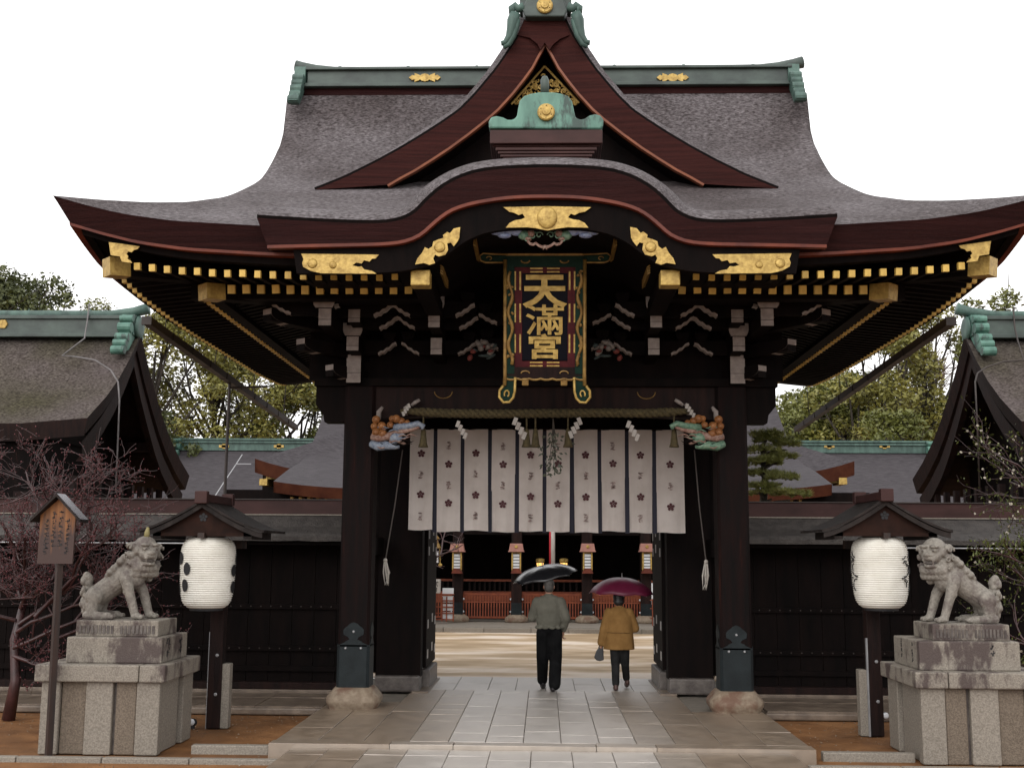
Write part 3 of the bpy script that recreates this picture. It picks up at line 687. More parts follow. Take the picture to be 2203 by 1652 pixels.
# black recess with gilt openwork
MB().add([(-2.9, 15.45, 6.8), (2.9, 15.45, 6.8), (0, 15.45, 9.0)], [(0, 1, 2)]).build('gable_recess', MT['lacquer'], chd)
fr = MB(); YF = 15.25
fr_pts = lambda x, y: P(x, y, YF)
tri = [(1100, 225), (1172, 143), (1246, 222)]
for a, b in ((0, 1), (1, 2)): fr.tube([fr_pts(*tri[a]), fr_pts(*tri[b])], .016, 6)
rg = random.Random(3)
for k in range(64):
    x = rg.uniform(1108, 1238); top_y = 143+abs(x-1172)*1.12; yy = rg.uniform(top_y+6, max(top_y+8, 222-(0 if abs(x-1172) > 25 else 20)))
    if yy > 226: continue
    c = fr_pts(x, yy); r0 = rg.uniform(.022, .05); a0 = rg.uniform(0, 6.28); sg = rg.choice((-1, 1))
    fr.tube([c+Vector((math.cos(a0+sg*t*.55)*r0*(1-.09*t), 0, math.sin(a0+sg*t*.55)*r0*(1-.09*t))) for t in range(10)], .012, 5)
fr.build('gilt_openwork', MT['gold'], chd)
# onigawara of the dormer ridge
og = poly_px([(1130, 36), (1124, 22), (1134, -8), (1140, -40), (1172, -52), (1205, -40), (1211, -8), (1221, 22), (1214, 36)], 14.75, .22, 'ridge_end_tile', 'copperdark', gate, .02)
medal(1172, 12, 17.5, 14.72, og)
for s in (-1, 1):
    q = lambda x, y: Vector((s*abs(P(x, y, 14.8).x), 14.8, P(x, y, 14.8).z))
    mb = MB().tube([q(1126, 16), q(1114, 20), q(1108, 13), (q(1101, 18)), q(1102, 30)], [.07, .06, .055, .05, .045], 8)
    mb.tube([q(1108, 30), q(1104, 45), q(1101, 62), q(1096, 80), q(1087, 93), q(1078, 94)], [.075, .085, .07, .055, .045, .035], 8)
    mb.tube([q(1112, 44), q(1109, 60), q(1104, 78), q(1094, 96), q(1084, 103)], [.05, .05, .045, .04, .03], 8)
    mb.tube([q(1107+8*math.cos(t*.7), 47+8*math.sin(t*.7)) for t in range(9)], .018, 6)
    mb.build('scroll', MT['copper'], og, smooth=True)
MB().box(-.36, .36, 14.9, 17.2, 9.42, 9.98).build('dormer_ridge', MT['copperdark'], gate, bevel=.02)

# ---- main ridge
rx0, rx1 = -3.78, 3.84
rd = MB().box(rx0, rx1, 17.08, 17.52, 9.30, 9.57).box(rx0-.06, rx1+.06, 17.02, 17.58, 9.26, 9.32)
rd.box(rx0-.02, rx1+.02, 17.02, 17.58, 9.54, 9.585)
rdo = rd.build('main_ridge', MT['copperdark'], gate, bevel=.01)
MB().box(rx0-.1, rx1+.1, 17.11, 17.5, 9.15, 9.265).build('ridge_base', MT['thatch_edge'], gate)
path = [(x, 17.3, 9.63+.10*max(0, (abs(x)-3.2)/.85)**2) for x in [-4.02, -3.9, -3.7, -3.4, -3, -2, 0, 2, 3, 3.4, 3.7, 3.95, 4.09]]
rc = MB().tube(path, [.095, .085, .075, .07, .07, .07, .07, .07, .07, .07, .075, .085, .095], 10).build('ridge_cap', MT['copperdark'], rdo, smooth=True)
for x in (-3.3, -2.2, -1.1, 1.1, 2.2, 3.3): MB().lathe([(.082, -.02), (.082, .02)], 10, (x, 17.3, 9.63), axis='x').build('cap_band', MT['copper'], rc)
for cx, cy in ((914, 168), (1447, 168)):
    c = P(cx, cy, 17.06); k = 18.1/FPX
    prof = [(-34, 0), (-27, 6), (-22, 4), (-22, 10), (-12, 6), (-10, 4), (-7, 7), (0, 9), (7, 7), (10, 4), (12, 6), (22, 10), (22, 4), (27, 6), (34, 0)]
    pr = [(c.x+a*k, c.z+b*k) for a, b in prof]+[(c.x+a*k, c.z-b*k) for a, b in prof[::-1][1:-1]]
    MB().prism(pr, 17.045, 17.08).build('gilt_ornament', MT['gold'], rdo)
for s in (-1, 1):       # stepped scroll tiles at the ridge ends
    ex = MB(); x0, x1 = (s*3.80, s*3.98)
    a, b = min(x0, x1), max(x0, x1)
    ex.prism([(16.98, 9.30), (17.06, 9.61), (17.54, 9.61), (17.62, 9.30)], a, b, 'x')
    for (y, z, r) in ((16.95, 9.36, .07), (16.90, 9.25, .07), (16.83, 9.13, .075), (16.77, 9.02, .06), (16.68, 8.90, .07)):
        ex.lathe([(r, a-s*.0), (r, b)], 12, (0, y, z), axis='x')
    ex.prism([(16.98, 9.4), (16.6, 8.86), (16.8, 8.86), (17.1, 9.2)], a+.02, b-.02, 'x')
    ex.build('ridge_end_scroll', MT['copper'], gate, bevel=.008)
    # gable wall behind the overhang
    gy = [1.5, 2.2, 3.0, 3.7, 4.3, 4.8, 5.1]
    gpr = [(YE+t, zms(t)-.22) for t in gy]; gpr = gpr+[(2*YM-y, z) for y, z in gpr[::-1][1:]]
    MB().prism(gpr, s*3.72, s*3.76, 'x').build('gable_wall', MT['lacquer'], gate)

# ---- posts, beams, bracket sets
COLX, CY = 2.478, 15.28
for s in (-1, 1):
    for Y in (CY, 2*YM-CY):
        mb = MB(); w2 = .205; ch = .035
        oct_ = [(-w2+ch, -w2), (w2-ch, -w2), (w2, -w2+ch), (w2, w2-ch), (w2-ch, w2), (-w2+ch, w2), (-w2, w2-ch), (-w2, -w2+ch)]
        mb.prism([(s*COLX+a, Y+b) for a, b in oct_], .26, 4.22, 'z')
        c = mb.build('column', MT['column'], gate)
        mb = MB(); w3 = w2+.008
        o2 = [(s*COLX+a*w3/w2, Y+b*w3/w2) for a, b in oct_]
        mb.prism(o2, .258, .80, 'z')
        for (ax, sg) in (('y', -1), ('y', 1), ('x', -1), ('x', 1)):    # ogee tops of the sleeve
            pr = [(-.19, .78), (-.19, .80), (-.12, .83), (-.10, .85), (-.05, .87), (-.07, .90), (-.13, .93), (-.135, .99), (-.11, 1.02), (-.08, 1.04), (-.05, 1.07), (0, 1.09)]
            pr = pr+[(-a, z) for a, z in pr[::-1][1:]]
            if ax == 'y': mb.prism([(s*COLX+a, z) for a, z in pr], Y+sg*(w2+.008), Y+sg*(w2-.004), 'y')
            else: mb.prism([(Y+a, z) for a, z in pr], s*COLX+sg*(w2+.008), s*COLX+sg*(w2-.004), 'x')
        sl = mb.build('metal_sleeve', MT['sleeve'], c)
        for a, z in ((0, .97), (-.1, .76), (.1, .76)):
            MB().lathe([(.018, 0), (.01, -.012)], 8, (s*COLX+a, Y-w3-.001, z), axis='y').build('stud', MT['metalgrey'], sl)
        st = MB(); cx, cy = s*COLX-.0, Y
        def sq(hw, z, r=.0, n=6):
            out = []
            for k in range(24):
                a = 2*PI*k/24; ca, sa = math.cos(a), math.sin(a); p = 3.2 if hw > .3 else 6
                d = (abs(ca)**p+abs(sa)**p)**(-1/p)
                nz = 1+.05*mnoise.noise((ca*2+s*5, sa*2+Y, z*3))
                out.append((cx+hw*d*ca*nz, cy+hw*d*sa*nz, z))
            return out
        st.grid([sq(.30, -.02), sq(.325, .02), sq(.355, .075), sq(.355, .13), sq(.33, .165), sq(.275, .225), sq(.24, .262), sq(.02, .264)], closed=True)
        st.build('base_stone', MT['basestone'], gate, smooth=True)
    # middle door pillar, jamb, stone sill blocks, open door leaf
    MB().lathe([(.27, .25), (.27, 4.3)], 20, (s*2.48, YM, 0)).build('main_pillar', MT['lacquer'], gate, smooth=True)
    a, b = sorted((s*1.80, s*2.45))
    MB().box(a, b, 16.98, 17.28, .2, 4.3).build('door_jamb', MT['lacquer'], gate)
    j = MB().box(a+(0 if s > 0 else -.0), b, 16.84, 17.3, .0, .225).build('sill_stone', MT['darkstone'], gate, bevel=.025)
    a2, b2_ = sorted((s*1.70, s*1.92))
    MB().box(a2, b2_, 17.33, 18.6, .0, .27).build('sill_stone', MT['darkstone'], gate, bevel=.02)
    MB().box(min(s*1.66, s*1.9), max(s*1.66, s*1.9), 16.78, 18.66, -.01, .02).build('sill_plinth', MT['apron'], gate)
    a3, b3 = sorted((s*1.755, s*1.83))
    dl = MB().box(a3, b3, 17.32, 18.75, .3, 3.75).build('door_leaf', MT['lacquer'], gate)
    for z in (.42, .86, 1.95, 2.2, 3.1):
        for k, yy in enumerate((17.45, 18.1, 18.55)):
            zz = z+.06*(k % 2)
            xa = s*1.752; MB().box(min(xa, xa+s*.006), max(xa, xa+s*.006), yy, yy+.16, zz, zz+.13).build('door_fitting', MT['hornb'], dl)
    # outward beam noses
    a, b = sorted((s*2.6, s*3.05))
    for Y in (CY, 2*YM-CY):
        MB().prism([(s*2.6, 3.72), (s*2.6, 4.2), (s*3.08, 4.2), (s*3.08, 3.95), (s*2.98, 3.83), (s*2.96, 3.72)], Y-.14, Y+.14, 'y').build('beam_nose', MT['lacquer'], gate)
    a, b = sorted((s*2.38, s*2.58))
    MB().box(a, b, CY, 2*YM-CY, 3.75, 4.2).build('side_beam', MT['lacquer'], gate)
    MB().box(min(s*2.3, s*3.1), max(s*2.3, s*3.1), CY-.2, 2*YM-CY+.2, 4.2, 4.3).build('side_plate', MT['lacquer'], gate)
    MB().box(min(s*2.75, s*2.9), max(s*2.75, s*2.9), CY, 2*YM-CY, 4.3, 5.9).build('side_wall', MT['lacquer'], gate)
    MB().box(min(s*2.38, s*2.55), max(s*2.38, s*2.55), CY+.2, 17.05, 1.95, 2.2).build('side_rail', MT['lacquer'], gate)
for Y in (CY, 2*YM-CY):
    a = [(-2.3+4.6*i/24, 3.76+.10*math.sin(PI*i/24)) for i in range(25)]
    MB().prism(a+[(2.3, 4.2), (-2.3, 4.2)], Y-.15, Y+.15, 'y').build('rainbow_beam', MT['timber'], gate)
    MB().box(-2.7, 2.7, Y-.24, Y+.24, 4.2, 4.3).build('head_plate', MT['lacquer'], gate)
    MB().box(-3.2, 3.2, Y-.06, Y+.06, 4.3, 5.9).build('bracket_wall', MT['lacquer'], gate)
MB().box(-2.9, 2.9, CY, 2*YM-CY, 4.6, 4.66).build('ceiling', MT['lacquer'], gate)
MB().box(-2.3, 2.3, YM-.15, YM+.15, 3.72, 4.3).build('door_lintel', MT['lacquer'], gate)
for s in (-1, 1):
    a, b = sorted((s*1.5, s*4.3)); MB().box(a, b, 13.42, 13.6, 5.02, 5.2).build('eave_purlin', MT['lacquer'], gate)
    MB().box(min(s*3.95, s*4.1), max(s*3.95, s*4.1), 13.4, 21.2, 5.02, 5.2).build('eave_purlin', MT['lacquer'], gate)
def arm_profile(Lh, h):
    n = 6; r = .24
    right = [(Lh-r*(k/n)**.9, -h*.22-(h*.78)*(1-(1-k/n)**1.5)+(.012 if k % 2 else -.004)) for k in range(n+1)]
    return [(-Lh, 0), (Lh, 0)]+right+[(-x, z) for x, z in right[::-1]], right
def lateral(X, Y, z, Lh, h, dep=.11):
    pr, right = arm_profile(Lh, h)
    o = MB().prism([(X+a, z+b) for a, b in pr], Y-dep/2, Y+dep/2, 'y').build('bracket_arm', MT['lacquer'], gate)
    for s in (-1, 1):
        rr = [(s*a*1.0, b-.004) for a, b in right]
        mb = MB().grid([[(X+a+s*.003, Y-dep/2-.004, z+b) for a, b in rr], [(X+a+s*.003, Y+dep/2+.004, z+b) for a, b in rr]])
        # narrow front bevel in the same white paint
        mb.grid([[(X+a+s*.003, Y-dep/2-.004, z+b) for a, b in rr], [(X+a-s*.004, Y-dep/2-.006, z+b+.030) for a, b in rr]])
        mb.build('white_arm_end', MT['white'], o)
    for a in (-Lh+.09, 0, Lh-.09):
        MB().prism([(X+a-.055, z+.0), (X+a+.055, z), (X+a+.085, z+.05), (X+a+.085, z+.11), (X+a-.085, z+.11), (X+a-.085, z+.05)], Y-.085, Y+.085, 'y').build('bearing_block', MT['lacquer'], gate)
def nose(X, Y, za, zb, w=.165, blk=False, rot=0.0):
    m4 = T(X, Y, 0, rot)
    L = 15.3-Y
    o = inst('bracket_nose', MB().box(-w/2, w/2, 0, L, za, zb).mesh('bracket_nose', MT['lacquer']), m4, gate)
    f = MB()
    if blk:
        f.prism([(-w*.5, za), (w*.5, za), (w*.62, za+(zb-za)*.25), (w*.66, za+(zb-za)*.5), (w*.66, zb), (w*.42, zb), (w*.42, zb-.03), (-w*.42, zb-.03), (-w*.42, zb), (-w*.66, zb), (-w*.66, za+(zb-za)*.5), (-w*.62, za+(zb-za)*.25)], -.006, .02, 'y')
    else:
        zc = za+(zb-za)*.36
        f.box(-w/2, w/2, -.006, .01, za, zc-.006).box(-w/2, w/2, -.010, .006, zc, zb)
    inst('white_face', f.mesh('white_face', MT['white']), m4, o)
def zat(y, Y, x=760): return P(x, y, Y).z
for s in (-1, 1):
    X0 = s*2.47
    nose(s*2.545, 14.92, zat(823, 14.92), zat(763, 14.92), .19)
    nose(s*2.50, 14.52, zat(754, 14.52), zat(724, 14.52), .155)
    nose(s*2.50, 14.50, zat(722, 14.5), zat(695, 14.5), .19, True)
    nose(s*2.42, 14.12, zat(693, 14.12), zat(666, 14.12), .15)
    # outer set
    nose(s*2.72, 13.75, zat(700, 13.75), zat(664, 13.75), .155)
    nose(s*2.735, 13.72, zat(662, 13.72), zat(638, 13.72), .20, True)
    nose(s*2.73, 13.70, zat(640, 13.7), zat(623, 13.7), .12)
    # inner set
    nose(s*1.405, 14.5, zat(762, 14.5), zat(727, 14.5), .145)
    nose(s*1.39, 14.0, zat(704, 14), zat(668, 14), .145)
    nose(s*1.395, 13.98, zat(666, 13.98), zat(638, 13.98), .20, True)
    nose(s*1.40, 13.96, zat(650, 13.96), zat(634, 13.96), .13)
    for (Y, y, Lh, xx) in ((14.95, 762, .47, (2.49, 1.42)), (14.48, 706, .50, (2.44, 1.40)), (14.1, 672, .50, (2.46, 1.42))):
        for X in xx: lateral(s*X, Y+.07, zat(y-30 if y > 700 else y-24, Y), Lh+.03, .19)
    lateral(s*.38, 14.55, zat(672, 14.5), .48, .15); lateral(s*.38, 15.0, zat(728, 14.95), .48, .15)
    # diagonal corner arms
    for (L0, z, w) in ((.55, zat(803, 15.0), .15), (1.05, zat(748, 14.6), .16), (1.6, zat(690, 14.3), .16)):
        m4 = T(s*2.5, 15.25, z, s*(-PI/4) if s < 0 else -PI/4*1)
        ang = math.radians(38)*s
        m4 = T(s*2.5, 15.2, z, ang)
        o = inst('corner_arm', MB().box(-w/2, w/2, -L0, .1, -.08, .08).mesh('corner_arm', MT['lacquer']), m4, gate)
        pr = [(-L0, .08)]+[(-L0+.28*(1-math.cos(k/6*PI/2)), .02-.10*math.sin(k/6*PI/2)) for k in range(7)]
        mb = MB().grid([[(-w/2-.003, y-.004, zz-.004) for y, zz in pr], [(w/2+.003, y-.004, zz-.004) for y, zz in pr]])
        inst('white_arm_end', mb.mesh('white_arm_end', MT['white']), m4, o)
    # small side arms seen beyond the corner
    lateral(s*3.3, 14.55, zat(676, 14.5), .34, .15); lateral(s*3.0, 13.95, zat(655, 14.), .42, .15)
    # faint crescent carvings on the beam
    MB().tube([(s*(1.36+.12*math.cos(a)), 15.12, 4.13+.09*math.sin(a)) for a in [PI+PI*k/8 for k in range(9)]], .006, 5).build('beam_carving', MT['golddark'], gate)
# frog-leg struts with painted carving beside the plaque
for s in (-1, 1):
    mb = MB()
    for k in range(14):
        rr = random.Random(k); a = Vector((s*rr.uniform(.62, 1.0), 14.75+rr.uniform(-.05, .02), 4.62+rr.uniform(-.10, .13)))
        mb.ell(a, (rr.uniform(.03, .09), .04, rr.uniform(.02, .05)), Matrix.Rotation(rr.uniform(-1, 1), 3, 'Y'), 10, 6, rr.choice((0, 0, 1, 2, 2)))
    mb.build('carved_strut', [mat('dull_white_carving', (.16, .14, .125)), mat('dull_red_carving', (.13, .025, .02)), mat('dull_teal_carving', (.03, .045, .045))], gate, smooth=True)
# carved lion and elephant noses facing the opening
def beast(s, blue):
    m = [MT['c_orange'], MT['c_blue'] if blue else MT['c_green'], MT['c_pink'], MT['lacquer']]
    k = 15.2/FPX
    def q(x, y, dy=0): p = P(x, y, 15.02); return Vector((p.x, 15.02+dy, p.z))
    mb = MB()
    X = lambda x: x if s < 0 else 2355-x
    mb.ell(q(X(835), 930), (.22, .13, .17), None, 14, 10, 3)
    for (x, y, r) in ((812, 905, 9), (808, 919, 8), (812, 932, 9), (826, 935, 10), (824, 919, 10), (842, 917, 8), (855, 903, 9), (866, 908, 8), (878, 912, 7), (846, 903, 7)):
        c = q(X(x), y, -.11); mb.ell(c, r*k, None, 12, 8, 0)
        mb.tube([c+Vector((math.cos(a*.8)*r*k*(.85-.07*a), -r*k*.75-.004*a, math.sin(a*.8)*r*k*(.85-.07*a))) for a in range(8)], .006, 5, 0)
    mb.tube([q(X(850), 922, -.1), q(X(872), 920, -.13), q(X(888), 918, -.15), q(X(902), 914, -.16), q(X(914), 920, -.16), q(X(910), 926, -.16)], [.05, .05, .045, .04, .033, .02], 8, 1)
    mb.tube([q(X(848), 932, -.1), q(X(870), 930, -.13), q(X(890), 926, -.14), q(X(905), 921, -.15)], [.04, .038, .03, .02], 8, 2)
    mb.tube([q(X(802), 940, -.07), q(X(818), 944, -.10), q(X(838), 940, -.11), q(X(850), 932, -.10)], [.05, .055, .055, .04], 8, 2)
    mb.tube([q(X(800), 955, -.06), q(X(815), 962, -.1), q(X(835), 960, -.12), q(X(852), 962, -.12), q(X(862), 963, -.12)], [.05, .06, .055, .04, .02], 8, 1)
    mb.ell(q(X(854), 944, -.12), (.09, .05, .07), None, 12, 8, 1)
    mb.tube([q(X(840), 952, -.1), q(X(860), 950, -.12), q(X(876), 958, -.12)], [.03, .03, .015], 8, 2)
    rr = random.Random(6)
    for k_ in range(22):     # carved strands breaking up the scrolls
        x0 = rr.uniform(800, 880); y0 = rr.choice((rr.uniform(936, 946), rr.uniform(950, 964), rr.uniform(918, 930)))
        mb.tube([q(X(x0+5*t), y0+2.4*math.sin(t*1.1+k_), -.155) for t in range(6)], [.004, .009, .010, .009, .007, .003], 5, rr.choice((1, 2, 2, 3)))
    mb.ell(q(X(862), 925, -.16), (.018, .014, .014), None, 8, 6, 1)
    mb.build('carved_beast_nose', m, gate, smooth=True)
    for (x, y, h) in ((815, 886, .11), (873, 878, .09)): 
        p = q(X(x), y); MB().tube([p-Vector((0, 0, h)), p, p+Vector((-s*.05, 0, h*.6))], [.03, .035, .02], 8).build('white_tip', MT['white'], gate, smooth=True)
    MB().tube([q(X(885), 872), q(X(893), 866), q(X(903), 860)], [.02, .028, .022], 6).build('white_tip', MT['white'], gate, smooth=True)
beast(-1, True); beast(1, False)
# ------------------------------------------------------------------ name plaque
def glyph(ch, size, name, m, m4, par, ext=.008, off=.006):
    c = bpy.data.curves.new(name, 'FONT'); c.body = ch; c.size = size; c.extrude = ext; c.offset = off
    c.align_x = 'CENTER'; c.align_y = 'CENTER'; c.resolution_u = 3
    t = bpy.data.objects.new(name, c); col.objects.link(t)
    dg = bpy.context.evaluated_depsgraph_get(); me = bpy.data.meshes.new_from_object(t.evaluated_get(dg))
    bpy.data.objects.remove(t); bpy.data.curves.remove(c)
    # centre on its own bounding box
    co = np.empty(len(me.vertices)*3); me.vertices.foreach_get('co', co); co = co.reshape(-1, 3)
    if len(co):
        ctr = (co.max(0)+co.min(0))/2; co -= ctr; me.vertices.foreach_set('co', co.ravel())
    me.materials.clear(); me.materials.append(m)
    return inst(name, me, m4, par), (co.max(0)-co.min(0) if len(co) else (1, 1, 1))
ptop = P(1177, 556, 13.12); pbot = P(1177, 812, 13.42)
up = (ptop-pbot); H = up.length; up.normalize()
ctr = (ptop+pbot)/2
tilt = math.atan2(-(ptop.y-pbot.y), ptop.z-pbot.z)
PM = Matrix.Translation((0, ctr.y, ctr.z)) @ Matrix.Rotation(tilt, 4, 'X')     # local x right, z up, -y front
W2 = .475
pl = thing('shrine_name_plaque', (0, ctr.y, ctr.z-H/2), 'tall black and gilt name plaque hung under the gate eaves, lettered 天満宮', 'plaque')
def pb(mb, name, m, par=pl, bevel=0, smooth=False):
    o = inst(name, mb.mesh(name, MT[m], smooth), PM, par)
    if bevel:
        k = o.modifiers.new('b', 'BEVEL'); k.width = bevel; k.segments = 2
    return o
h2 = H/2
pb(MB().box(-.29, .29, -.02, .03, -.50, .53), 'field', 'plaq_black')
for (a, b, c, d) in ((-.36, -.27, -.58, .60), (.27, .36, -.58, .60), (-.27, .27, .53, .60), (-.27, .27, -.58, -.51)):
    pb(MB().box(a, b, -.035, .02, c, d), 'inner_border', 'plaq_red')
for s in (-1, 1):
    pb(MB().box(min(s*.36, s*.455), max(s*.36, s*.455), -.055, .03, -.66, .68), 'side_border', 'plaq_green')
    e = pb(MB().tube([(s*.47, -.06, .69), (s*.47, -.06, -.68), (s*.475, -.06, -.80)], .022, 8), 'gilt_edge', 'golddark', smooth=True)
    for seg in (.44, .06, -.30):
        for xx in (.292, .352): pb(MB().box(s*xx-.010, s*xx+.010, -.042, -.02, seg-.11, seg+.11), 'gilt_bar', 'gold')
    for xx in (-.1, .1):
        for zz in (.585, .545, -.525, -.565): 
            if s < 0: pb(MB().box(xx-.075, xx+.075, -.042, -.03, zz-.008, zz+.008), 'gilt_bar', 'gold')
    # carved dragon scroll on the side border
    rg = random.Random(5+s)
    mb = MB().tube([(s*(.408+.026*math.sin(k*.9)), -.068, .55-.055*k) for k in range(21)], [.016+.008*math.sin(k*.7)**2 for k in range(21)], 7)
    for k in range(16):
        mb.ell((s*(.405+rg.uniform(-.04, .04)), -.066, rg.uniform(-.55, .58)), (.016, .01, .024), Matrix.Rotation(rg.uniform(-1.5, 1.5), 3, 'Y'), 8, 6)
    pb(mb, 'carved_dragon', 'golddark', smooth=True)
    # top wings and foot scrolls
    wing = MB().prism([(s*.44, .66), (s*.44, .74), (s*.62, .745), (s*.73, .755), (s*.76, .73), (s*.75, .68), (s*.70, .66)], -.05, .02, 'y')
    wo_ = pb(wing, 'wing_scroll', 'plaq_green', bevel=.008)
    pb(MB().tube([(s*.44, -.055, .75), (s*.62, -.055, .755), (s*.73, -.055, .765), (s*.775, -.055, .73), (s*.755, -.055, .675), (s*.70, -.055, .655), (s*.46, -.055, .655)], .012, 6), 'gilt_edge', 'golddark', wo_, smooth=True)
    pb(MB().tube([(s*(.66+.03*math.cos(t)), -.056, .705+.02*math.sin(t)) for t in np.linspace(0, 4.5, 9)], .007, 5), 'gilt_curl', 'golddark', wo_)
    ft = pb(MB().prism([(s*.36, -.68), (s*.46, -.68), (s*.48, -.80), (s*.52, -.86), (s*.525, -.93), (s*.48, -.985), (s*.42, -.98), (s*.375, -.93), (s*.36, -.86)], -.05, .02, 'y'), 'foot_scroll', 'plaq_green', bevel=.008)
    pb(MB().tube([(s*.35, -.055, -.70), (s*.355, -.055, -.87), (s*.375, -.055, -.945), (s*.42, -.055, -.995), (s*.49, -.055, -1.0), (s*.54, -.055, -.935), (s*.535, -.055, -.86), (s*.49, -.055, -.80)], .016, 6), 'gilt_edge', 'gold', ft, smooth=True)
    pb(MB().tube([(s*(.445+.035*math.cos(t)*(1-t*.12)), -.056, -.90+.05*math.sin(t)*(1-.1*t)) for t in np.linspace(-.5, 4.5, 10)], .010, 5), 'gilt_curl', 'gold', ft)
pb(MB().box(-.46, .46, -.05, .03, .60, .745), 'top_rail', 'plaq_green', bevel=.006)
pb(MB().box(-.46, .46, -.06, -.04, .735, .76), 'gilt_edge', 'golddark')
pb(MB().box(-.44, .44, -.05, .03, -.72, -.58), 'bottom_rail', 'timber', bevel=.006)
pb(MB().tube([(-.46+.046*k, -.055, -.725+.008*math.cos(k*2.1)) for k in range(21)], .013, 6), 'gilt_edge', 'golddark')
for x in (-.23, .23):
    pb(MB().box(x-.04, x+.04, -.06, .0, -.80, -.71), 'bracket_foot', 'golddark', bevel=.01)
    pb(MB().tube([(x+.05*math.cos(t), -.056, -.655+.03*math.sin(t)) for t in np.linspace(0, PI, 9)], .009, 5), 'gilt_curl', 'golddark')
    pb(MB().tube([(x+.05*math.cos(t), -.056, .68-.03*math.sin(t)) for t in np.linspace(0, PI, 9)], .009, 5), 'gilt_curl', 'golddark')
for ch, z, wx, hz in (('天', .315, .53, .39), ('滿', -.02, .45, .36), ('宮', -.335, .38, .30)):
    o, d = glyph(ch, .36, 'gilt_character', MT['gold'], Matrix.Identity(4), None, .008, .0105 if ch != '滿' else .0045)
    m4 = PM @ Matrix.Translation((0, -.032, z)) @ Matrix.Rotation(PI/2, 4, 'X') @ Matrix.Diagonal((wx/d[0], hz/d[1], 1, 1))
    o.matrix_basis = m4; kid(o, pl)

# ------------------------------------------------------------------ curtain in the gateway
YN = 16.2
ntop, nbot = P(1176, 924, YN).z, P(1176, 1143, YN).z
nx0, nx1 = P(881, 1030, YN).x, P(1472, 1030, YN).x
cur = thing('gateway_curtain', (0, YN, nbot), 'white cloth curtain with plum crests and dark bands hung across the gateway', 'curtain')
MB().tube([(-2.3, YN+.03, ntop+.01), (2.3, YN+.03, ntop+.01)], .03, 10).build('curtain_rod', MT['lacquer'], cur, smooth=True)
pw = (nx1-nx0)/10
rg = random.Random(11)
def strokes(mb, cx, Y, cz, w, h, n, rr, th=.006, mi=0, dy=.004):
    for k in range(n):
        t = rr.random()
        x = cx+rr.uniform(-.35, .35)*w; z = cz+rr.uniform(-.42, .42)*h
        if t < .5: a, b = (x-w*rr.uniform(.15, .4), z), (x+w*rr.uniform(.15, .4), z+rr.uniform(-.05, .08)*h)
        else: a, b = (x, z+h*rr.uniform(.08, .25)), (x+rr.uniform(-.25, .25)*w, z-h*rr.uniform(.08, .25))
        d = Vector((b[0]-a[0], 0, b[1]-a[1])); 
        if d.length < 1e-4: continue
        nn = Vector((-d.z, 0, d.x)).normalized()*th*rr.uniform(.7, 1.3)
        A = Vector((a[0], Y, a[1])); B = Vector((b[0], Y, b[1]))
        q = [A+nn, B+nn*.7, B-nn*.7, A-nn]
        mb.add(q+[v+Vector((0, dy, 0)) for v in q], [(0, 1, 2, 3), (7, 6, 5, 4), (0, 4, 5, 1), (1, 5, 6, 2), (2, 6, 7, 3), (3, 7, 4, 0)], mi)
for k in range(10):
    xa = nx0+pw*k; xb = xa+pw*.86 if k < 9 else nx1
    ph = rg.uniform(0, 6); sway = rg.uniform(-.010, .012); drop = rg.uniform(-.012, .012); tw = rg.uniform(-.012, .02)
    def cp(u, v):      # u across, v down
        x = xa+(xb-xa)*u+sway*v*v+ (u-.5)*tw*v
        y = YN+.022*math.sin(u*6.5+ph+v*.8)*(.3+v)+.008*math.sin(u*17+ph*3+v*2.5)*(.2+v)+.035*v*math.sin(ph*2)
        return Vector((x, y, ntop+(nbot-ntop)*v+drop*v+.006*v*math.sin(u*5+ph)))
    pn = MB().grid([[cp(i/10, j/14) for i in range(11)] for j in range(15)]).build('cloth_panel', MT['cloth'], cur, smooth=True)
    first = k % 2 == 0
    vs_ = [(.245, 'p'), (.455, 's'), (.655, 'p'), (.865, 's')] if first else [(.17, 's'), (.34, 'p'), (.545, 's'), (.73, 'p')]
    if k == 9: vs_ = [(.345, 'p'), (.555, 's'), (.755, 'p')]
    for v, kd in vs_:
        v += rg.uniform(-.008, .008); c = cp(.49, v); c.y = min(cp(u, v).y for u in (.35, .49, .62))-.006
        if kd == 'p':
            mb = MB(); R0 = .036
            for q in range(5):
                a = PI/2+q*2*PI/5
                mb.lathe([(.0205, 0), (.0205, .004)], 12, (c.x+R0*math.cos(a), c.y, c.z+R0*math.sin(a)), axis='y')
                mb.tube([(c.x, c.y+.001, c.z), (c.x+.026*math.cos(a+.63), c.y+.001, c.z+.026*math.sin(a+.63))], .004, 5)
            mb.lathe([(.011, -.001), (.011, .004)], 10, (c.x, c.y, c.z), axis='y')
            mb.build('plum_crest', MT['crest'], pn)
        else:
            mb = MB(); rr = random.Random(100+k*7+int(v*10))
            for zz in (.036, 0, -.036): strokes(mb, c.x, c.y, c.z+zz, .062, .036, 7, rr, .0055)
            mb.build('faded_stamp', MT['stamp'], pn)
    if k < 9:
        xs0, xs1 = xb-.004, nx0+pw*(k+1)+.004
        MB().grid([[(xs0+(xs1-xs0)*i/2+sway*v*v*.5+.0*i, YN+.03, ntop+(nbot-ntop-.02)*v) for i in range(3)] for v in (0, .5, 1)]).build('dark_band', MT['navy'], cur)

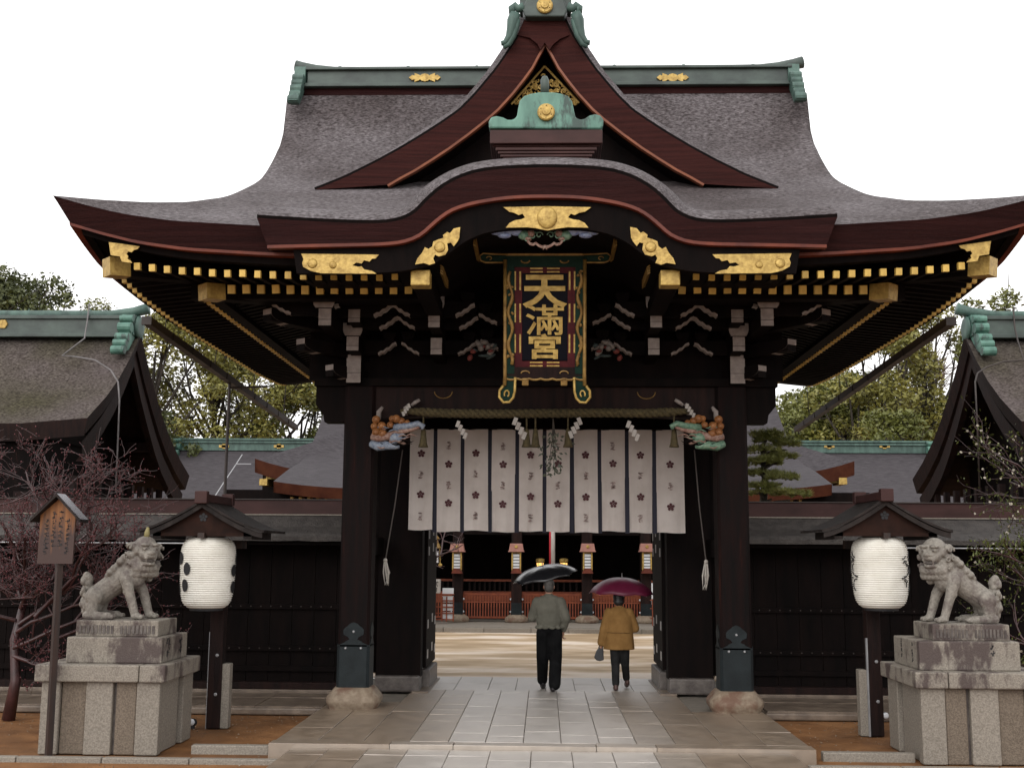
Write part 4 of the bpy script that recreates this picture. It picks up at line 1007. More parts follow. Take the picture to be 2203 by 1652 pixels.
# ------------------------------------------------------------------ straw rope with paper streamers
YR = 14.98
rope = thing('straw_rope', (0, YR, P(1176, 888, YR).z), 'thick twisted straw rope with white paper zigzags stretched over the curtain', 'rope')
r0 = [P(x, y, YR) for x, y in ((862, 884), (960, 889), (1060, 890), (1176, 889), (1290, 888), (1390, 889), (1490, 884))]
xsr = [p.x for p in r0]; zsr = [p.z for p in r0]
for st in range(3):
    pth = []; rad = []
    for i in range(181):
        x = xsr[0]+(xsr[-1]-xsr[0])*i/180; z = interp(x, xsr, zsr); e = min(1, min(i, 180-i)/25+.45)
        a = x*26+st*2*PI/3; pth.append((x, YR+.030*e*math.cos(a), z+.030*e*math.sin(a))); rad.append(.034*e)
    MB().tube(pth, rad, 7).build('rope_strand', MT['straw'], rope, smooth=True)
def shide(x, y, k=1.0, flip=1):
    p = P(x, y, YR-.05); mb = MB(); w = .045*k; h = .085*k; z = p.z; xx = p.x; yy = p.y
    for q in range(4):
        mb.box(xx-w/2, xx+w/2, yy, yy+.003, z-h, z, rot=Matrix.Rotation(flip*.35, 3, 'Y') @ Matrix.Rotation(.5*(q % 2)-.2, 3, 'Z')); xx += flip*w*.75; z -= h*.62; yy -= .008
    mb.build('paper_streamer', MT['paper'], rope)
for x, y, k, f_ in ((985, 905, 1, 1), (1108, 898, 1.2, 1), (1247, 898, 1.15, -1), (1352, 905, 1.1, 1), (880, 868, .7, -1), (1478, 868, .8, 1)): shide(x, y, k, f_)
for x in (911, 1133, 1152, 1222, 1450):
    a = P(x, 895, YR); b = P(x, 925, YR); c = P(x, 962, YR)
    MB().tube([a, b], .012, 6).lathe([(.018, b.z+.02), (.03, b.z), (.05, c.z+.05), (.068, c.z)], 12, (b.x, YR, 0)).build('straw_tassel', MT['straw'], rope, smooth=True)
# hanging evergreen sprig
sp = thing('evergreen_sprig', P(1190, 1010, 15.05), 'small sprig of dark evergreen leaves hanging in the middle of the curtain', 'sprig')
mb = MB(); rg = random.Random(21)
for k in range(5):
    e = P(1190+rg.uniform(-16, 16), 1020-k*8, 15.03+rg.uniform(-.03, .03)); mb.tube([P(1190, 900, 15.0), P(1190+rg.uniform(-10, 10), 950, 15.0), e], [.007, .006, .003], 5)
mb.build('stem', MT['bark'], sp)
lv = MB()
for k in range(95):
    c = P(1190+rg.gauss(0, 11), rg.uniform(925, 1022), 15.02+rg.uniform(-.06, .06)); d = Vector((rg.uniform(-1, 1), rg.uniform(-.6, .6), rg.uniform(-1.2, .1))).normalized(); s_ = d.cross(Vector((0, 1, .2))).normalized()
    L = rg.uniform(.05, .08); lv.add([c, c+d*L*.5+s_*.014, c+d*L, c+d*L*.5-s_*.014], [(0, 1, 2, 3)])
lv.build('leaves', mat('sprig_leaf', (.028, .035, .022), (.06, .068, .045), 12, .4), sp)
# two pull cords at the sides
for s, (x0, y0, x1, y1, x2, y2) in ((-1, (866, 968, 829, 1205, 832, 1258)), (1, (1494, 968, 1519, 1208, 1516, 1268))):
    Yc = 15.6
    q = [P(x0, y0, Yc), P((x0+x1)/2-(2*s), (y0+y1)/2, Yc), P(x1, y1, Yc), P(x2, y2, Yc)]
    t = thing('pull_cord', q[-1], 'pale knotted pull cord hanging beside the %s' % ('blue-tinged carved beast nose' if s < 0 else 'green-tinged carved beast nose'), 'cord')
    MB().tube(q[:3], .009, 6).build('cord', MT['darkcord'], t)
    mb = MB()
    for k in range(3):
        o = (k-1)*.012
        mb.tube([q[2]+Vector((o, 0, 0)), (q[2]+q[3])/2+Vector((o*3, -.01*k, 0)), q[3]+Vector((o*2, 0, -.0)), (q[2]+q[3])/2+Vector((-o*2+.02, .01, 0)), q[2]], .011, 6)
    mb.ell(q[2], (.028, .028, .03)).build('looped_end', MT['greycord'], t, smooth=True)

# ------------------------------------------------------------------ the two walkers
def hand(mb, c, d, side, sc=1.0, curl=.6):
    c = Vector(c); d = Vector(d).normalized(); sd = Vector(side).normalized(); nn = d.cross(sd).normalized()
    rot = Matrix((sd, d, nn)).transposed()
    mb.ell(c+d*.045*sc, (.042*sc, .05*sc, .018*sc), rot, 12, 8)
    for k, L in enumerate((.062, .075, .070, .055)):
        b = c+d*.085*sc+sd*(.030-.020*k)*sc
        m = b+(d*math.cos(curl)+nn*math.sin(curl))*L*.55*sc; e = m+(d*math.cos(curl*2.2)+nn*math.sin(curl*2.2))*L*.5*sc
        mb.cap(b, m, .010*sc, .009*sc, 8); mb.cap(m, e, .009*sc, .0075*sc, 8)
    b = c+d*.03*sc+sd*.038*sc; m = b+(sd*.6+d*.7+nn*.5).normalized()*.035*sc; e = m+(d+nn*.9).normalized()*.03*sc
    mb.cap(b, m, .011*sc, .010*sc, 8); mb.cap(m, e, .010*sc, .008*sc, 8)
# man in grey jacket (seen from behind, walking away)
mz = PZ(1188, 1488, 0)
man = thing('person', (mz.x, mz.y, 0), 'person in grey jacket and black trousers walking under a black umbrella', 'person')
def V(x, y, z): return Vector((mz.x-.05+x, mz.y+y, z))
body = MB()
body.ell(V(.0, .06, 1.51), (.075, .095, .115)).cap(V(0, .02, 1.34), V(0, .05, 1.45), .055, .05)
body.ell(V(0, .02, 1.15), (.17, .11, .25)).ell(V(0, 0, .9), (.15, .11, .12))
body.cap(V(-.075, .0, .86), V(-.08, .10, .48), .075, .055).cap(V(-.08, .10, .48), V(-.085, .36, .12), .05, .035)
body.cap(V(.085, -.01, .86), V(.085, .04, .47), .075, .055).cap(V(.085, .04, .47), V(.06, .0, .09), .05, .035)
body.cap(V(-.19, .02, 1.29), V(-.245, .08, 1.06), .05, .042).cap(V(-.245, .08, 1.06), V(-.15, .33, 1.14), .042, .032)
body.cap(V(.19, .02, 1.29), V(.25, .0, 1.05), .05, .042).cap(V(.25, 0, 1.05), V(.21, .10, .86), .042, .032)
hand(body, V(-.15, .33, 1.14), (.5, .5, .4), (0, .3, 1), 1, 1.2)
hand(body, V(.21, .10, .86), (-.1, .3, -.9), (0, 1, .2), 1, .7)
body.ell(V(-.075, .06, 1.50), (.012, .022, .03)).ell(V(.075, .06, 1.50), (.012, .022, .03)).ell(V(0, .16, 1.49), (.014, .02, .022)).ell(V(0, .13, 1.44), (.03, .03, .02))
for sx in (-.03, .03): body.ell(V(sx, .145, 1.515), (.014, .012, .009))
body.build('body', MT['skin'], man, remesh=.011, smo=2)
j = MB()
j.ell(V(0, .02, 1.18), (.205, .135, .22)).ell(V(0, .0, 1.02), (.195, .135, .14)).ell(V(0, .03, 1.31), (.175, .11, .085)).ell(V(0, .03, 1.37), (.075, .075, .045))
j.cap(V(-.17, .02, 1.285), V(-.245, .08, 1.06), .078, .072).cap(V(-.245, .08, 1.06), V(-.17, .29, 1.13), .066, .048)
j.cap(V(.17, .02, 1.285), V(.25, 0, 1.05), .078, .072).cap(V(.25, 0, 1.05), V(.215, .09, .89), .068, .05)
for k in range(10): 
    a = 2*PI*k/10; j.ell(V(.165*math.cos(a), .115*math.sin(a), .92), (.05, .04, .025))
j.build('jacket', MT['greyjacket'], man, remesh=.012, smo=2)
t = MB()
t.ell(V(0, 0, .88), (.165, .12, .085)).cap(V(-.08, 0, .84), V(-.09, .1, .46), .108, .094).cap(V(-.09, .1, .46), V(-.095, .35, .13), .09, .078)
t.cap(V(.09, -.01, .84), V(.10, .04, .46), .108, .096).cap(V(.10, .04, .46), V(.085, .0, .11), .094, .09)
t.ell(V(-.15, .03, .80), (.035, .04, .06))
t.build('trousers', MT['blackcloth'], man, remesh=.012, smo=2)
for (fx, fy, fz, rx) in ((-.085, .40, .055, .35), (.06, .05, .045, 0)):
    MB().ell(V(fx, fy, fz), (.048, .125, .05), Matrix.Rotation(-rx, 3, 'X'), 14, 8).ell(V(fx, fy-.05, fz+.03), (.045, .06, .055)).build('shoe', MT['shoe'], man, remesh=.009)
MB().ell(V(0, .035, 1.545), (.082, .095, .09)).ell(V(0, .0, 1.49), (.074, .06, .07)).build('hair', MT['hairgrey'], man, remesh=.01)
def umbrella(c, axis, R, depth, m, lab, hnd, Lsh, ribs=8, droop=None):
    u = thing('umbrella', c, lab, 'umbrella')
    ax = Vector(axis).normalized(); a1 = ax.cross(Vector((0, 1, 0))).normalized(); a2 = ax.cross(a1)
    rows_ = []; N = ribs*4
    for i in range(9):
        f = i/8; row = []
        for j in range(N):
            a = 2*PI*j/N; rib = .5+.5*math.cos(a*ribs)
            rr = R*math.sin(f*1.18)/math.sin(1.18)*(1-.055*f*(1-rib)); hh = -depth*(1-math.cos(f*1.18))/(1-math.cos(1.18))-.0
            hh += .035*f*(1-rib)*(-1)*0+.02*f*(1-rib)
            row.append(Vector(c)+ax*hh+(a1*math.cos(a)+a2*math.sin(a))*rr)
        rows_.append(row)
    o = MB().grid(rows_, closed=True).build('canopy', m, u, smooth=True, recalc=False)
    sm = o.modifiers.new('s', 'SOLIDIFY'); sm.thickness = .003
    MB().tube([Vector(c)+ax*.05, Vector(c)-ax*Lsh], .005, 8).build('shaft', MT['metalgrey'], u)
    e = Vector(c)-ax*Lsh; MB().tube([e+ax*.10, e, e-ax*.03+a1*.02, e-ax*.03+a1*.05, e+a1*.065], .011, 8).build('handle', MT['shoe'], u)
    MB().tube([Vector(c), Vector(c)+ax*.07], [.006, .003], 6).build('tip', MT['metalgrey'], u)
    for j in range(ribs):
        MB().tube([rows_[i][j*4]-ax*.006 for i in range(9)], .003, 4).build('rib', MT['metalgrey'], u)
    return u
uc = P(1168, 1217, mz.y+.42)
umbrella(uc, (-.20, -.12, .97), .50, .17, MT['umb_black'], 'wet black umbrella held over the person in grey', None, .66)
# woman in the tan coat
wz = PZ(1330, 1486, 0)
wo2 = thing('person', (wz.x, wz.y, 0), 'person in tan coat walking with a dark handbag under a wine red umbrella', 'person')
def V(x, y, z): return Vector((wz.x+.02+x, wz.y+y, z))
b = MB()
b.ell(V(0, .08, 1.33), (.07, .085, .105)).cap(V(0, .03, 1.18), V(0, .06, 1.27), .05, .045)
b.ell(V(0, .02, 1.0), (.15, .10, .22)).ell(V(0, 0, .76), (.15, .11, .12))
b.cap(V(-.065, 0, .72), V(-.055, .05, .40), .07, .05).cap(V(-.055, .05, .40), V(-.055, -.0, .09), .045, .032)
b.cap(V(.07, 0, .72), V(.09, .10, .40), .07, .05).cap(V(.09, .10, .40), V(.12, .28, .14), .045, .032)
b.cap(V(-.165, .02, 1.12), V(-.22, .0, .88), .045, .04).cap(V(-.22, 0, .88), V(-.265, .05, .66), .04, .03)
b.cap(V(.165, .02, 1.12), V(.23, .06, .90), .045, .04).cap(V(.23, .06, .90), V(.13, .30, 1.0), .04, .03)
hand(b, V(-.265, .05, .66), (-.1, .1, -1), (0, 1, 0), .95, .9); hand(b, V(.13, .30, 1.0), (-.5, .5, .4), (0, .3, 1), .95, 1.2)
b.ell(V(-.07, .08, 1.33), (.01, .02, .027)).ell(V(.07, .08, 1.33), (.01, .02, .027)).ell(V(0, .17, 1.32), (.013, .018, .02))
for sx in (-.028, .028): b.ell(V(sx, .155, 1.34), (.013, .011, .009))
b.build('body', MT['skin'], wo2, remesh=.011, smo=2)
c = MB()
c.ell(V(0, .02, 1.06), (.185, .125, .15)).ell(V(0, .03, 1.165), (.125, .09, .06)).ell(V(0, .04, 1.2), (.075, .075, .035))
lv_ = [(1.12, .12, .09), (1.08, .185, .125), (1.0, .192, .132), (.88, .196, .135), (.76, .212, .142), (.66, .226, .148), (.60, .232, .15), (.595, .19, .12)]
c.grid([[V(a*math.cos(t)*(1+.025*math.sin(t*5+z*9)), .01+b*math.sin(t)*(1+.02*math.sin(t*7)), z) for t in np.linspace(0, 2*PI, 28, endpoint=False)] for z, a, b in lv_], closed=True)
o_ = len(c.v)-28*len(lv_); c.f += [tuple(range(o_+27, o_-1, -1)), tuple(range(len(c.v)-28, len(c.v)))]; c.m += [0, 0]
c.cap(V(-.15, .02, 1.13), V(-.225, 0, .88), .072, .068).cap(V(-.225, 0, .88), V(-.265, .045, .69), .064, .058)
c.cap(V(.15, .02, 1.13), V(.24, .05, .90), .072, .066).cap(V(.24, .05, .90), V(.16, .26, .98), .062, .05)
co = c.build('coat', MT['tan'], wo2, remesh=.012, smo=2)
MB().tube([V(-.19, -.055, .845), V(-.12, -.112, .845), V(-.03, -.134, .845), V(.06, -.132, .845), V(.15, -.10, .845)], .0045, 5).build('back_seam', mat('coat_seam', (.12, .06, .015)), co)
t = MB()
t.cap(V(-.065, 0, .66), V(-.055, .05, .38), .082, .068).cap(V(-.055, .05, .38), V(-.055, 0, .11), .064, .056)
t.cap(V(.075, .0, .66), V(.09, .10, .38), .082, .066).cap(V(.09, .10, .38), V(.12, .27, .16), .062, .054)
t.build('trousers', MT['greycloth'], wo2, remesh=.012, smo=2)
for (fx, fy, fz, rx) in ((-.055, .04, .042, 0), (.13, .31, .075, .5)):
    MB().ell(V(fx, fy, fz), (.042, .11, .045), Matrix.Rotation(-rx, 3, 'X'), 14, 8).ell(V(fx, fy-.045, fz+.025), (.04, .055, .05)).build('shoe', MT['shoe2'], wo2, remesh=.009)
MB().ell(V(0, .055, 1.355), (.088, .095, .095)).ell(V(0, .02, 1.285), (.082, .065, .06)).build('hair', MT['hairblack'], wo2, remesh=.01)
hb_ = thing('handbag', V(-.30, .05, .40), 'dark handbag carried by the person in the tan coat', 'handbag')
g = Vector(V(-.28, .06, .57))
MB().prism([(g.x-.09, g.z-.10), (g.x-.055, g.z-.005), (g.x-.02, g.z+.045), (g.x+.045, g.z+.045), (g.x+.055, g.z-.13), (g.x+.0, g.z-.145), (g.x-.05, g.z-.14)], g.y-.04, g.y+.05, 'y').build('bag_body', MT['bag'], hb_, bevel=.015)
MB().tube([g+Vector((-.02, 0, .04)), g+Vector((.0, 0, .10)), g+Vector((.03, 0, .10)), g+Vector((.035, 0, .04))], .008, 6).build('bag_handle', MT['bag'], hb_)
uw = P(1338, 1242, wz.y+.30)
umbrella(uw, (.03, -.02, 1), .49, .25, MT['umb_red'], 'wine red umbrella held over the person in the tan coat', None, .48)
# ------------------------------------------------------------------ stone pedestals with guardian lions
def pedestal(s, lab, xf, xs_, yb, cfg):
    """s side; local frame in world metres; stones stand on the soil"""
    X0, X1, Y0, Y1, z0 = cfg        # body
    r = thing('stone_pedestal', ((X0+X1)/2, (Y0+Y1)/2, z0), lab, 'pedestal')
    hz = P(1, 1, 1)
    zc0, zc1, zb1, zt1 = xf         # cap bottom, cap top, block top, plinth top
    MB().box(X0+.06, X1-.06, Y0+.06, Y1-.06, z0, zc0).build('core', MT['darkstone'], r)
    n = 5; wd = X1-X0; xw = [0, .19, .40, .50, .66, 1.0]
    ww = [(0, .163, 0), (.163, .375, .035), (.375, .605, .0), (.625, .80, .022), (.80, 1.0, 0)]
    for a, b, dp in ww:
        if s > 0: a, b = 1-b, 1-a
        MB().box(X0+wd*a+.003, X0+wd*b-.003, Y0+dp, Y0+.12+dp, z0, zc0).build('pedestal_slab', MT['stone_b' if dp else 'stone'], r, bevel=.012)
    xi = (X1, X1-.12) if s < 0 else (X0, X0+.12)
    D = Y1-Y0
    for a, b, dp in ((.10, .62, .03), (.70, 1.0, .0)):
        xa = sorted((xi[0]+s*dp, xi[1]+s*dp))
        MB().box(xa[0], xa[1], Y0+D*a, Y0+D*b, z0, zc0).build('pedestal_slab', MT['stone'], r, bevel=.012)
    xo = (X0, X0+.12) if s < 0 else (X1-.12, X1)
    MB().box(xo[0], xo[1], Y0+.13, Y1, z0, zc0).build('pedestal_slab', MT['stone'], r, bevel=.012)
    MB().box(X0+.13, X1-.13, Y1-.12, Y1, z0, zc0).build('pedestal_slab', MT['stone'], r, bevel=.012)
    ov = .06; sp_ = X0-ov+(wd+2*ov)*(.80 if s < 0 else .24)
    for a, b in ((X0-ov, sp_-.004), (sp_+.004, X1+ov)): MB().box(a, b, Y0-ov, Y1+ov, zc0, zc1).build('cap_stone', MT['stone_st'], r, bevel=.015)
    ia, ib = (.19, .05) if s < 0 else (.05, .19); MB().box(X0+ia, X1-ib, Y0+.13, Y1-.13, zc1, zb1-.0).build('upper_block', MT['stone_st'], r, bevel=.015)
    return r
def inscr(par, X, Y, Z, n, face, h, seed, m='ink', w=.07, th=.007):
    rr = random.Random(seed); mb = MB()
    for k in range(n): strokes(mb, 0, 0, -k*h, w, h*.8, 6, rr, th)
    me = mb.mesh('inscription', MT[m]); rz = {'f': 0, 'r': PI/2, 'l': -PI/2}[face]
    inst('inscription', me, T(X, Y, Z, rz), par)
def lion(s, cx, cy, z0, lab, horn, grp):
    r = thing('guardian_lion_statue', (cx, cy, z0), lab, 'statue')
    mb = MB(); rg = random.Random(4)
    def q(x, z, y=0): return Vector((cx-s*x, cy+y, z0+z))      # x forward towards the path
    mb.cap(q(-.24, .26), q(.12, .52), .125, .135, 16); mb.ell(q(.17, .50), (.125, .135, .17)); mb.ell(q(-.29, .17), (.115, .155, .155)); mb.ell(q(.19, .62), (.145, .15, .13))
    for y in (-.135, .135):
        mb.ell(q(-.235, .25, y), (.10, .075, .105), None, 16, 10); mb.cap(q(-.235, .24, y), q(-.25, .07, y*1.03), .072, .062)
        mb.cap(q(-.30, .045, y*1.06), q(-.06, .035, y*1.1), .052, .046)
        for k in (-1, 0, 1): mb.ell(q(-.015, .032, y*1.1+k*.032), (.036, .019, .027))
        df = 0 if y < 0 else .07
        mb.ell(q(.11+df*.4, .46, y*.9), (.075, .062, .085)); mb.cap(q(.115+df*.4, .44, y*.92), q(.16+df, .30, y*.95), .07, .058); mb.ell(q(.15+df, .31, y*.97), (.066, .05, .05))
        mb.cap(q(.16+df, .30, y*.95), q(.235+df, .06, y*.95), .057, .046); mb.ell(q(.255+df, .038, y*.95), (.065, .056, .038))
        for k in (-1, 0, 1): mb.ell(q(.312+df, .03, y*.95+k*.034), (.030, .020, .027))
        for k in range(3): mb.ell(q(-.33-.02*k, .20+.06*k, y*.75), (.03, .03, .04))
    mb.ell(q(-.22, .02), (.17, .16, .03))
    for i in range(7):       # upright flame tail in lobes
        z = .08+.062*i; mb.ell(q(-.375-.018*math.sin(i*.9), z), (.045, .06, .05)); mb.ell(q(-.415+.01*(i % 2), z+.02, .045*(-1)**i), (.03, .035, .04))
    mb.ell(q(-.385, .47), (.045, .05, .055)); mb.ell(q(-.345, .43), (.04, .05, .05)); mb.ell(q(-.415, .43), (.035, .045, .05))
    H_ = q(.27, .755)
    fd = Vector((-s*math.cos(math.radians(46)), -math.sin(math.radians(46)), -.10)).normalized(); sd = Vector((0, 0, 1)).cross(fd).normalized(); up_ = fd.cross(sd)
    if up_.z < 0: up_ = -up_
    R3 = Matrix((fd, sd, up_)).transposed()
    def h(f, l, u): return H_+fd*f+sd*l+up_*u
    def he(f, l, u, a, b, c): mb.ell(h(f, l, u), (a, b, c), R3, 14, 10)
    he(-.01, 0, .03, .145, .14, .145); he(.08, 0, -.02, .10, .115, .095); he(.125, 0, -.035, .07, .088, .042)
    he(.10, 0, -.125, .085, .085, .034)                     # lower jaw
    he(.185, 0, .005, .028, .036, .026)                      # nose
    for l in (-1, 1):
        he(.125, l*.062, .045, .036, .034, .026); he(.125, l*.062, .088, .05, .052, .020); he(.17, l*.034, -.004, .022, .022, .02)
        he(.155, l*.055, -.058, .024, .022, .018); he(.16, l*.05, -.088, .010, .010, .022); he(.03, l*.125, .01, .06, .035, .05)
    # beard and mane locks: cheeks, nape and chest only, the crown stays a smooth dome
    for k in range(9):
        a = -1.25+2.5*k/8; he(.05+.06*math.cos(a), math.sin(a)*.135, -.175, .034, .034, .055); he(.035+.05*math.cos(a), math.sin(a)*.14, -.24, .034, .034, .05)
    for i in range(5):
        for k in range(9):
            a = -1.75+3.5*k/8; el = .30-.34*i; f_ = -math.cos(a)*math.cos(el)*.155; l_ = math.sin(a)*math.cos(el)*.165; u_ = math.sin(el)*.19-.035*i
            he(f_-.015, l_, u_, .040, .040, .042)
    for k in range(6): mb.ell(q(.06-.035*k, .68-.04*k, rg.uniform(-.07, .07)), (.05, .09, .05))
    mb.build('lion_body', MT['statue'], r, remesh=.0085)
    cm = MB()
    for i in range(5):
        for k in range(9):
            a = -1.75+3.5*(k+.5*(i % 2))/8; el = .26-.34*i; n_ = (fd*(-math.cos(a)*math.cos(el))+sd*math.sin(a)*math.cos(el)+up_*math.sin(el)).normalized()
            c = h(-.015, 0, -.035*i)+Vector((n_.x, n_.y, n_.z))*.205
            t1 = n_.cross(Vector((0, 0, 1))).normalized(); t2 = n_.cross(t1); g_ = 1 if math.sin(a) > 0 else -1
            cm.tube([c-n_*.012*tt/6+(t1*math.cos(tt*g_)+t2*math.sin(tt*g_))*(.036-.0047*tt) for tt in np.linspace(0, 6.8, 14)], .0115, 6)
    cm.build('mane_curls', MT['statue'], r, smooth=True)
    for l in (-1, 1): MB().ell(h(.158, l*.062, .045), (.012, .012, .010)).build('eye', MT['darkstone'], r)
    MB().ell(h(.115, 0, -.088), (.075, .082, .016), R3).build('mouth', MT['darkstone'], r)
    if horn:
        b = h(.0, 0, .155); MB().tube([b, b+Vector((-s*.005, 0, .06)), b+Vector((-s*.012, 0, .12))], [.034, .03, .014], 10).build('horn', MT['horn'], r, smooth=True)
    return r
zP = -.16
def zpx(y, Y): return P(1101, y, Y).z
YP = 12.38
# left
A = P(76, 1500, YP); B = P(344, 1500, YP)
zc0 = P(200, 1467, YP).z; zc1 = P(200, 1430, YP).z; zb = P(250, 1371, YP+.15).z; zt = P(250, 1335, YP+.25).z
pdl = pedestal(-1, 'tall granite pedestal carrying the horned guardian lion', (zc0, zc1, zb, zt), 0, 0, (A.x+.03, B.x-.02, YP+.06, YP+1.22, zP))
x0 = P(163, 1350, YP+.3).x; x1 = P(325, 1350, YP+.3).x; xb_ = P(352, 1350, YP+.3).x
pb_ = MB().box(x0, xb_-.06, YP+.30, YP+.95, zb, zt).build('statue_base', MT['stone_st'], pdl, bevel=.012)
def baserelief(par, xa, xb2, Y, za, zz):
    n = 2
    for k in range(n):
        a = xa+(xb2-xa)*k/n+.03; b = xa+(xb2-xa)*(k+1)/n-.03
        mb = MB(); m = 9
        for j in range(m):
            u = (j+.5)/m; mb.box(a+(b-a)*j/m+.008, a+(b-a)*(j+1)/m-.008, Y-.006, Y+.02, za+.03, za+(zz-za)*(.72-.1*abs(u-.5)))
        mb.build('carved_petals', MT['darkstone'], par)
baserelief(pdl, x0, xb_-.06, YP+.298, zb, zt)
inscr(pdl, B.x-.02-.05+.004, YP+.40, zb-.06, 2, 'r', .11, 31, w=.10, th=.009); inscr(pdl, B.x-.02-.05+.004, YP+.85, zb-.06, 2, 'r', .11, 32, w=.10, th=.009)
lion(-1, P(252, 1335, YP+.6).x, YP+.62, zt, 'weathered stone guardian lion with a small horn, facing the path beside the notice board', True, None)
# right
A = P(1980, 1500, YP); B = P(2244, 1500, YP)
zc0 = P(2000, 1481, YP).z; zc1 = P(2000, 1446, YP).z; zb = P(2050, 1380, YP+.15).z; zt = P(2050, 1343, YP+.25).z
pdr = pedestal(1, 'tall granite pedestal carrying the hornless curly-maned guardian lion', (zc0, zc1, zb, zt), 0, 0, (A.x+.02, B.x+.06, YP+.06, YP+1.22, zP))
x0 = P(2010, 1350, YP+.3).x-.02; x1 = P(2172, 1350, YP+.3).x
MB().box(x0, x1, YP+.30, YP+.95, zb, zt).build('statue_base', MT['stone_st'], pdr, bevel=.012)
baserelief(pdr, x0, x1, YP+.298, zb, zt)
inscr(pdr, A.x+.02+.05-.004, YP+.42, zb-.05, 4, 'l', .055, 33, w=.045, th=.005); inscr(pdr, A.x+.02+.05-.004, YP+.80, zb-.03, 4, 'l', .055, 34, w=.045, th=.005)
inscr(pdr, P(2150, 1400, YP).x, YP+.186, zb-.06, 2, 'f', .06, 35, w=.05, th=.006)
lion(1, P(2072, 1343, YP+.6).x, YP+.62, zt, 'curly-maned stone guardian lion without a horn, seated by the blossoming plum', False, None)

# ------------------------------------------------------------------ lantern stands
def stand(s, base, lab, lx, ly, grp='paper lanterns under little roofs', dots=True):
    X, Y = base.x, base.y; z0 = -.16
    r = thing('lantern_stand', (X, Y, z0), lab, 'lantern stand')
    lan = lx
    MB().box(X-.085, X+.085, Y-.085, Y+.085, z0, 2.05).build('post', MT['timber'], r, bevel=.012)
    for dx in ((.13,) if s < 0 else (-.14,)):
        MB().box(X+dx-.05, X+dx+.05, Y-.06, Y+.08, z0, zpx(1432, Y)).build('stone_stake', MT['stone'], r, bevel=.01)
    MB().box(X-.088-(.012 if s > 0 else -.0), X-.088+.008, Y-.09, Y-.05, z0, 1.0).build('conduit', MT['metalgrey'], r)
    for z in (.25, .72): MB().lathe([(.022, 0), (.012, -.012)], 8, (X+.02, Y-.086, z), axis='y').build('bolt', MT['metalgrey'], r)
    lxw, yl = lan.x, Y-.42
    # roof: gable facing the visitor
    ra = P(lx_px[s][0], 1062 if s < 0 else 1057, Y-.75); zr = ra.z; cxr = lxw
    ze = P(lx_px[s][0], 1143, Y-.75).z; hw = .76
    yf, yb = Y-.80, Y+.35
    prof = [(u, zr-.07-(zr-ze-.09)*(1-(1-u)**1.35)) for u in np.linspace(0, 1, 9)]
    for sd in (-1, 1):
        n = 6
        for k in range(n):
            ya = yf+(yb-yf)*k/n+.004; yc = yf+(yb-yf)*(k+1)/n-.004
            top_ = [(cxr+sd*hw*u, z) for u, z in prof]
            MB().prism(top_+[(x, z-.03) for x, z in top_[::-1]], ya, yc, 'y').build('roof_board', MT['shinglewood'], r)
        top_ = [(cxr+sd*hw*u*.97, z-.034) for u, z in prof]
        MB().prism(top_+[(x, z-.06) for x, z in top_[::-1]], yf+.02, yf+.055, 'y').build('bargeboard', MT['shinglewood'], r)
    MB().box(cxr-.06, cxr+.06, yf-.03, yb+.03, zr-.10, zr-.0).build('ridge_beam', MT['wallband'], r, bevel=.01)
    MB().box(cxr-.075, cxr+.075, yf-.05, yf+.05, zr-.12, zr+.03).build('ridge_end', MT['wallband'], r, bevel=.01)
    MB().box(cxr-.075, cxr+.075, yb-.05, yb+.05, zr-.10, zr+.05).build('ridge_end', MT['wallband'], r, bevel=.01)
    gp = [(cxr-hw*.80, ze-.02), (cxr-hw*.55, ze+.12), (cxr, zr-.16), (cxr+hw*.55, ze+.12), (cxr+hw*.80, ze-.02)]
    gb = MB().prism(gp, yf+.10, yf+.13, 'y').build('gable_board', MT['gablewood'], r)
    mb = MB(); cz = zr-.28
    for q in range(5):
        a = PI/2+q*2*PI/5; mb.lathe([(.019, 0), (.019, -.008)], 10, (cxr+.034*math.cos(a), yf+.10, cz+.034*math.sin(a)), axis='y')
    mb.lathe([(.014, 0), (.014, -.008)], 10, (cxr, yf+.10, cz), axis='y').build('plum_crest', MT['ink'], gb)
    MB().box(cxr-hw*.78, cxr+hw*.78, yf+.08, yf+.17, ze-.055, ze-.01).build('tie_beam', MT['gablewood'], r)
    for sd in (-1, 1): MB().box(cxr+sd*.55-.05, cxr+sd*.55+.05, yf+.08, yb-.1, ze-.09, ze-.0).build('side_beam', MT['shinglewood'], r)
    MB().box(X-.3, X+.3, Y-.05, Y+.05, ze-.20, ze-.10).build('cross_arm', MT['postwood'], r)
    MB().box(cxr-.04, cxr+.04, yl-.35, Y+.1, ze-.08, ze-.015).build('hanging_beam', MT['postwood'], r)
    # the paper lantern itself
    zt_, zb_ = P(lan_px[s], 1155, yl).z, P(lan_px[s], 1308, yl).z
    Rl = 58/FPX*(yl*.989)
    ln = thing('paper_lantern', (lxw, yl, zb_), 'white ribbed paper lantern with black %s lion' % ('crest dots beside the horned' if s < 0 else 'brushwork beside the hornless'), 'lantern', grp)
    prf = []; N = 66; Hh = zt_-zb_
    def rad(v):
        return Rl*interp(v, [0, .02, .05, .10, .2, .4, .6, .78, .86, .92, .96, .985, 1], [.60, .70, .80, .88, .945, .985, 1.0, 1.0, .97, .91, .82, .73, .62])
    for i in range(N*2+1):
        v = i/(N*2); prf.append((rad(v)*(1+(.014 if i % 4 == 2 else (.006 if i % 2 else -.026))), zb_+Hh*v))
    MB().lathe(prf, 40, (lxw, yl, 0), cap=True).build('paper_shell', MT['lanternpaper'], ln, smooth=True)
    MB().lathe([(Rl*.60, zt_-.01), (Rl*.60, zt_+.04)], 24, (lxw, yl, 0)).build('top_ring', MT['ink'], ln)
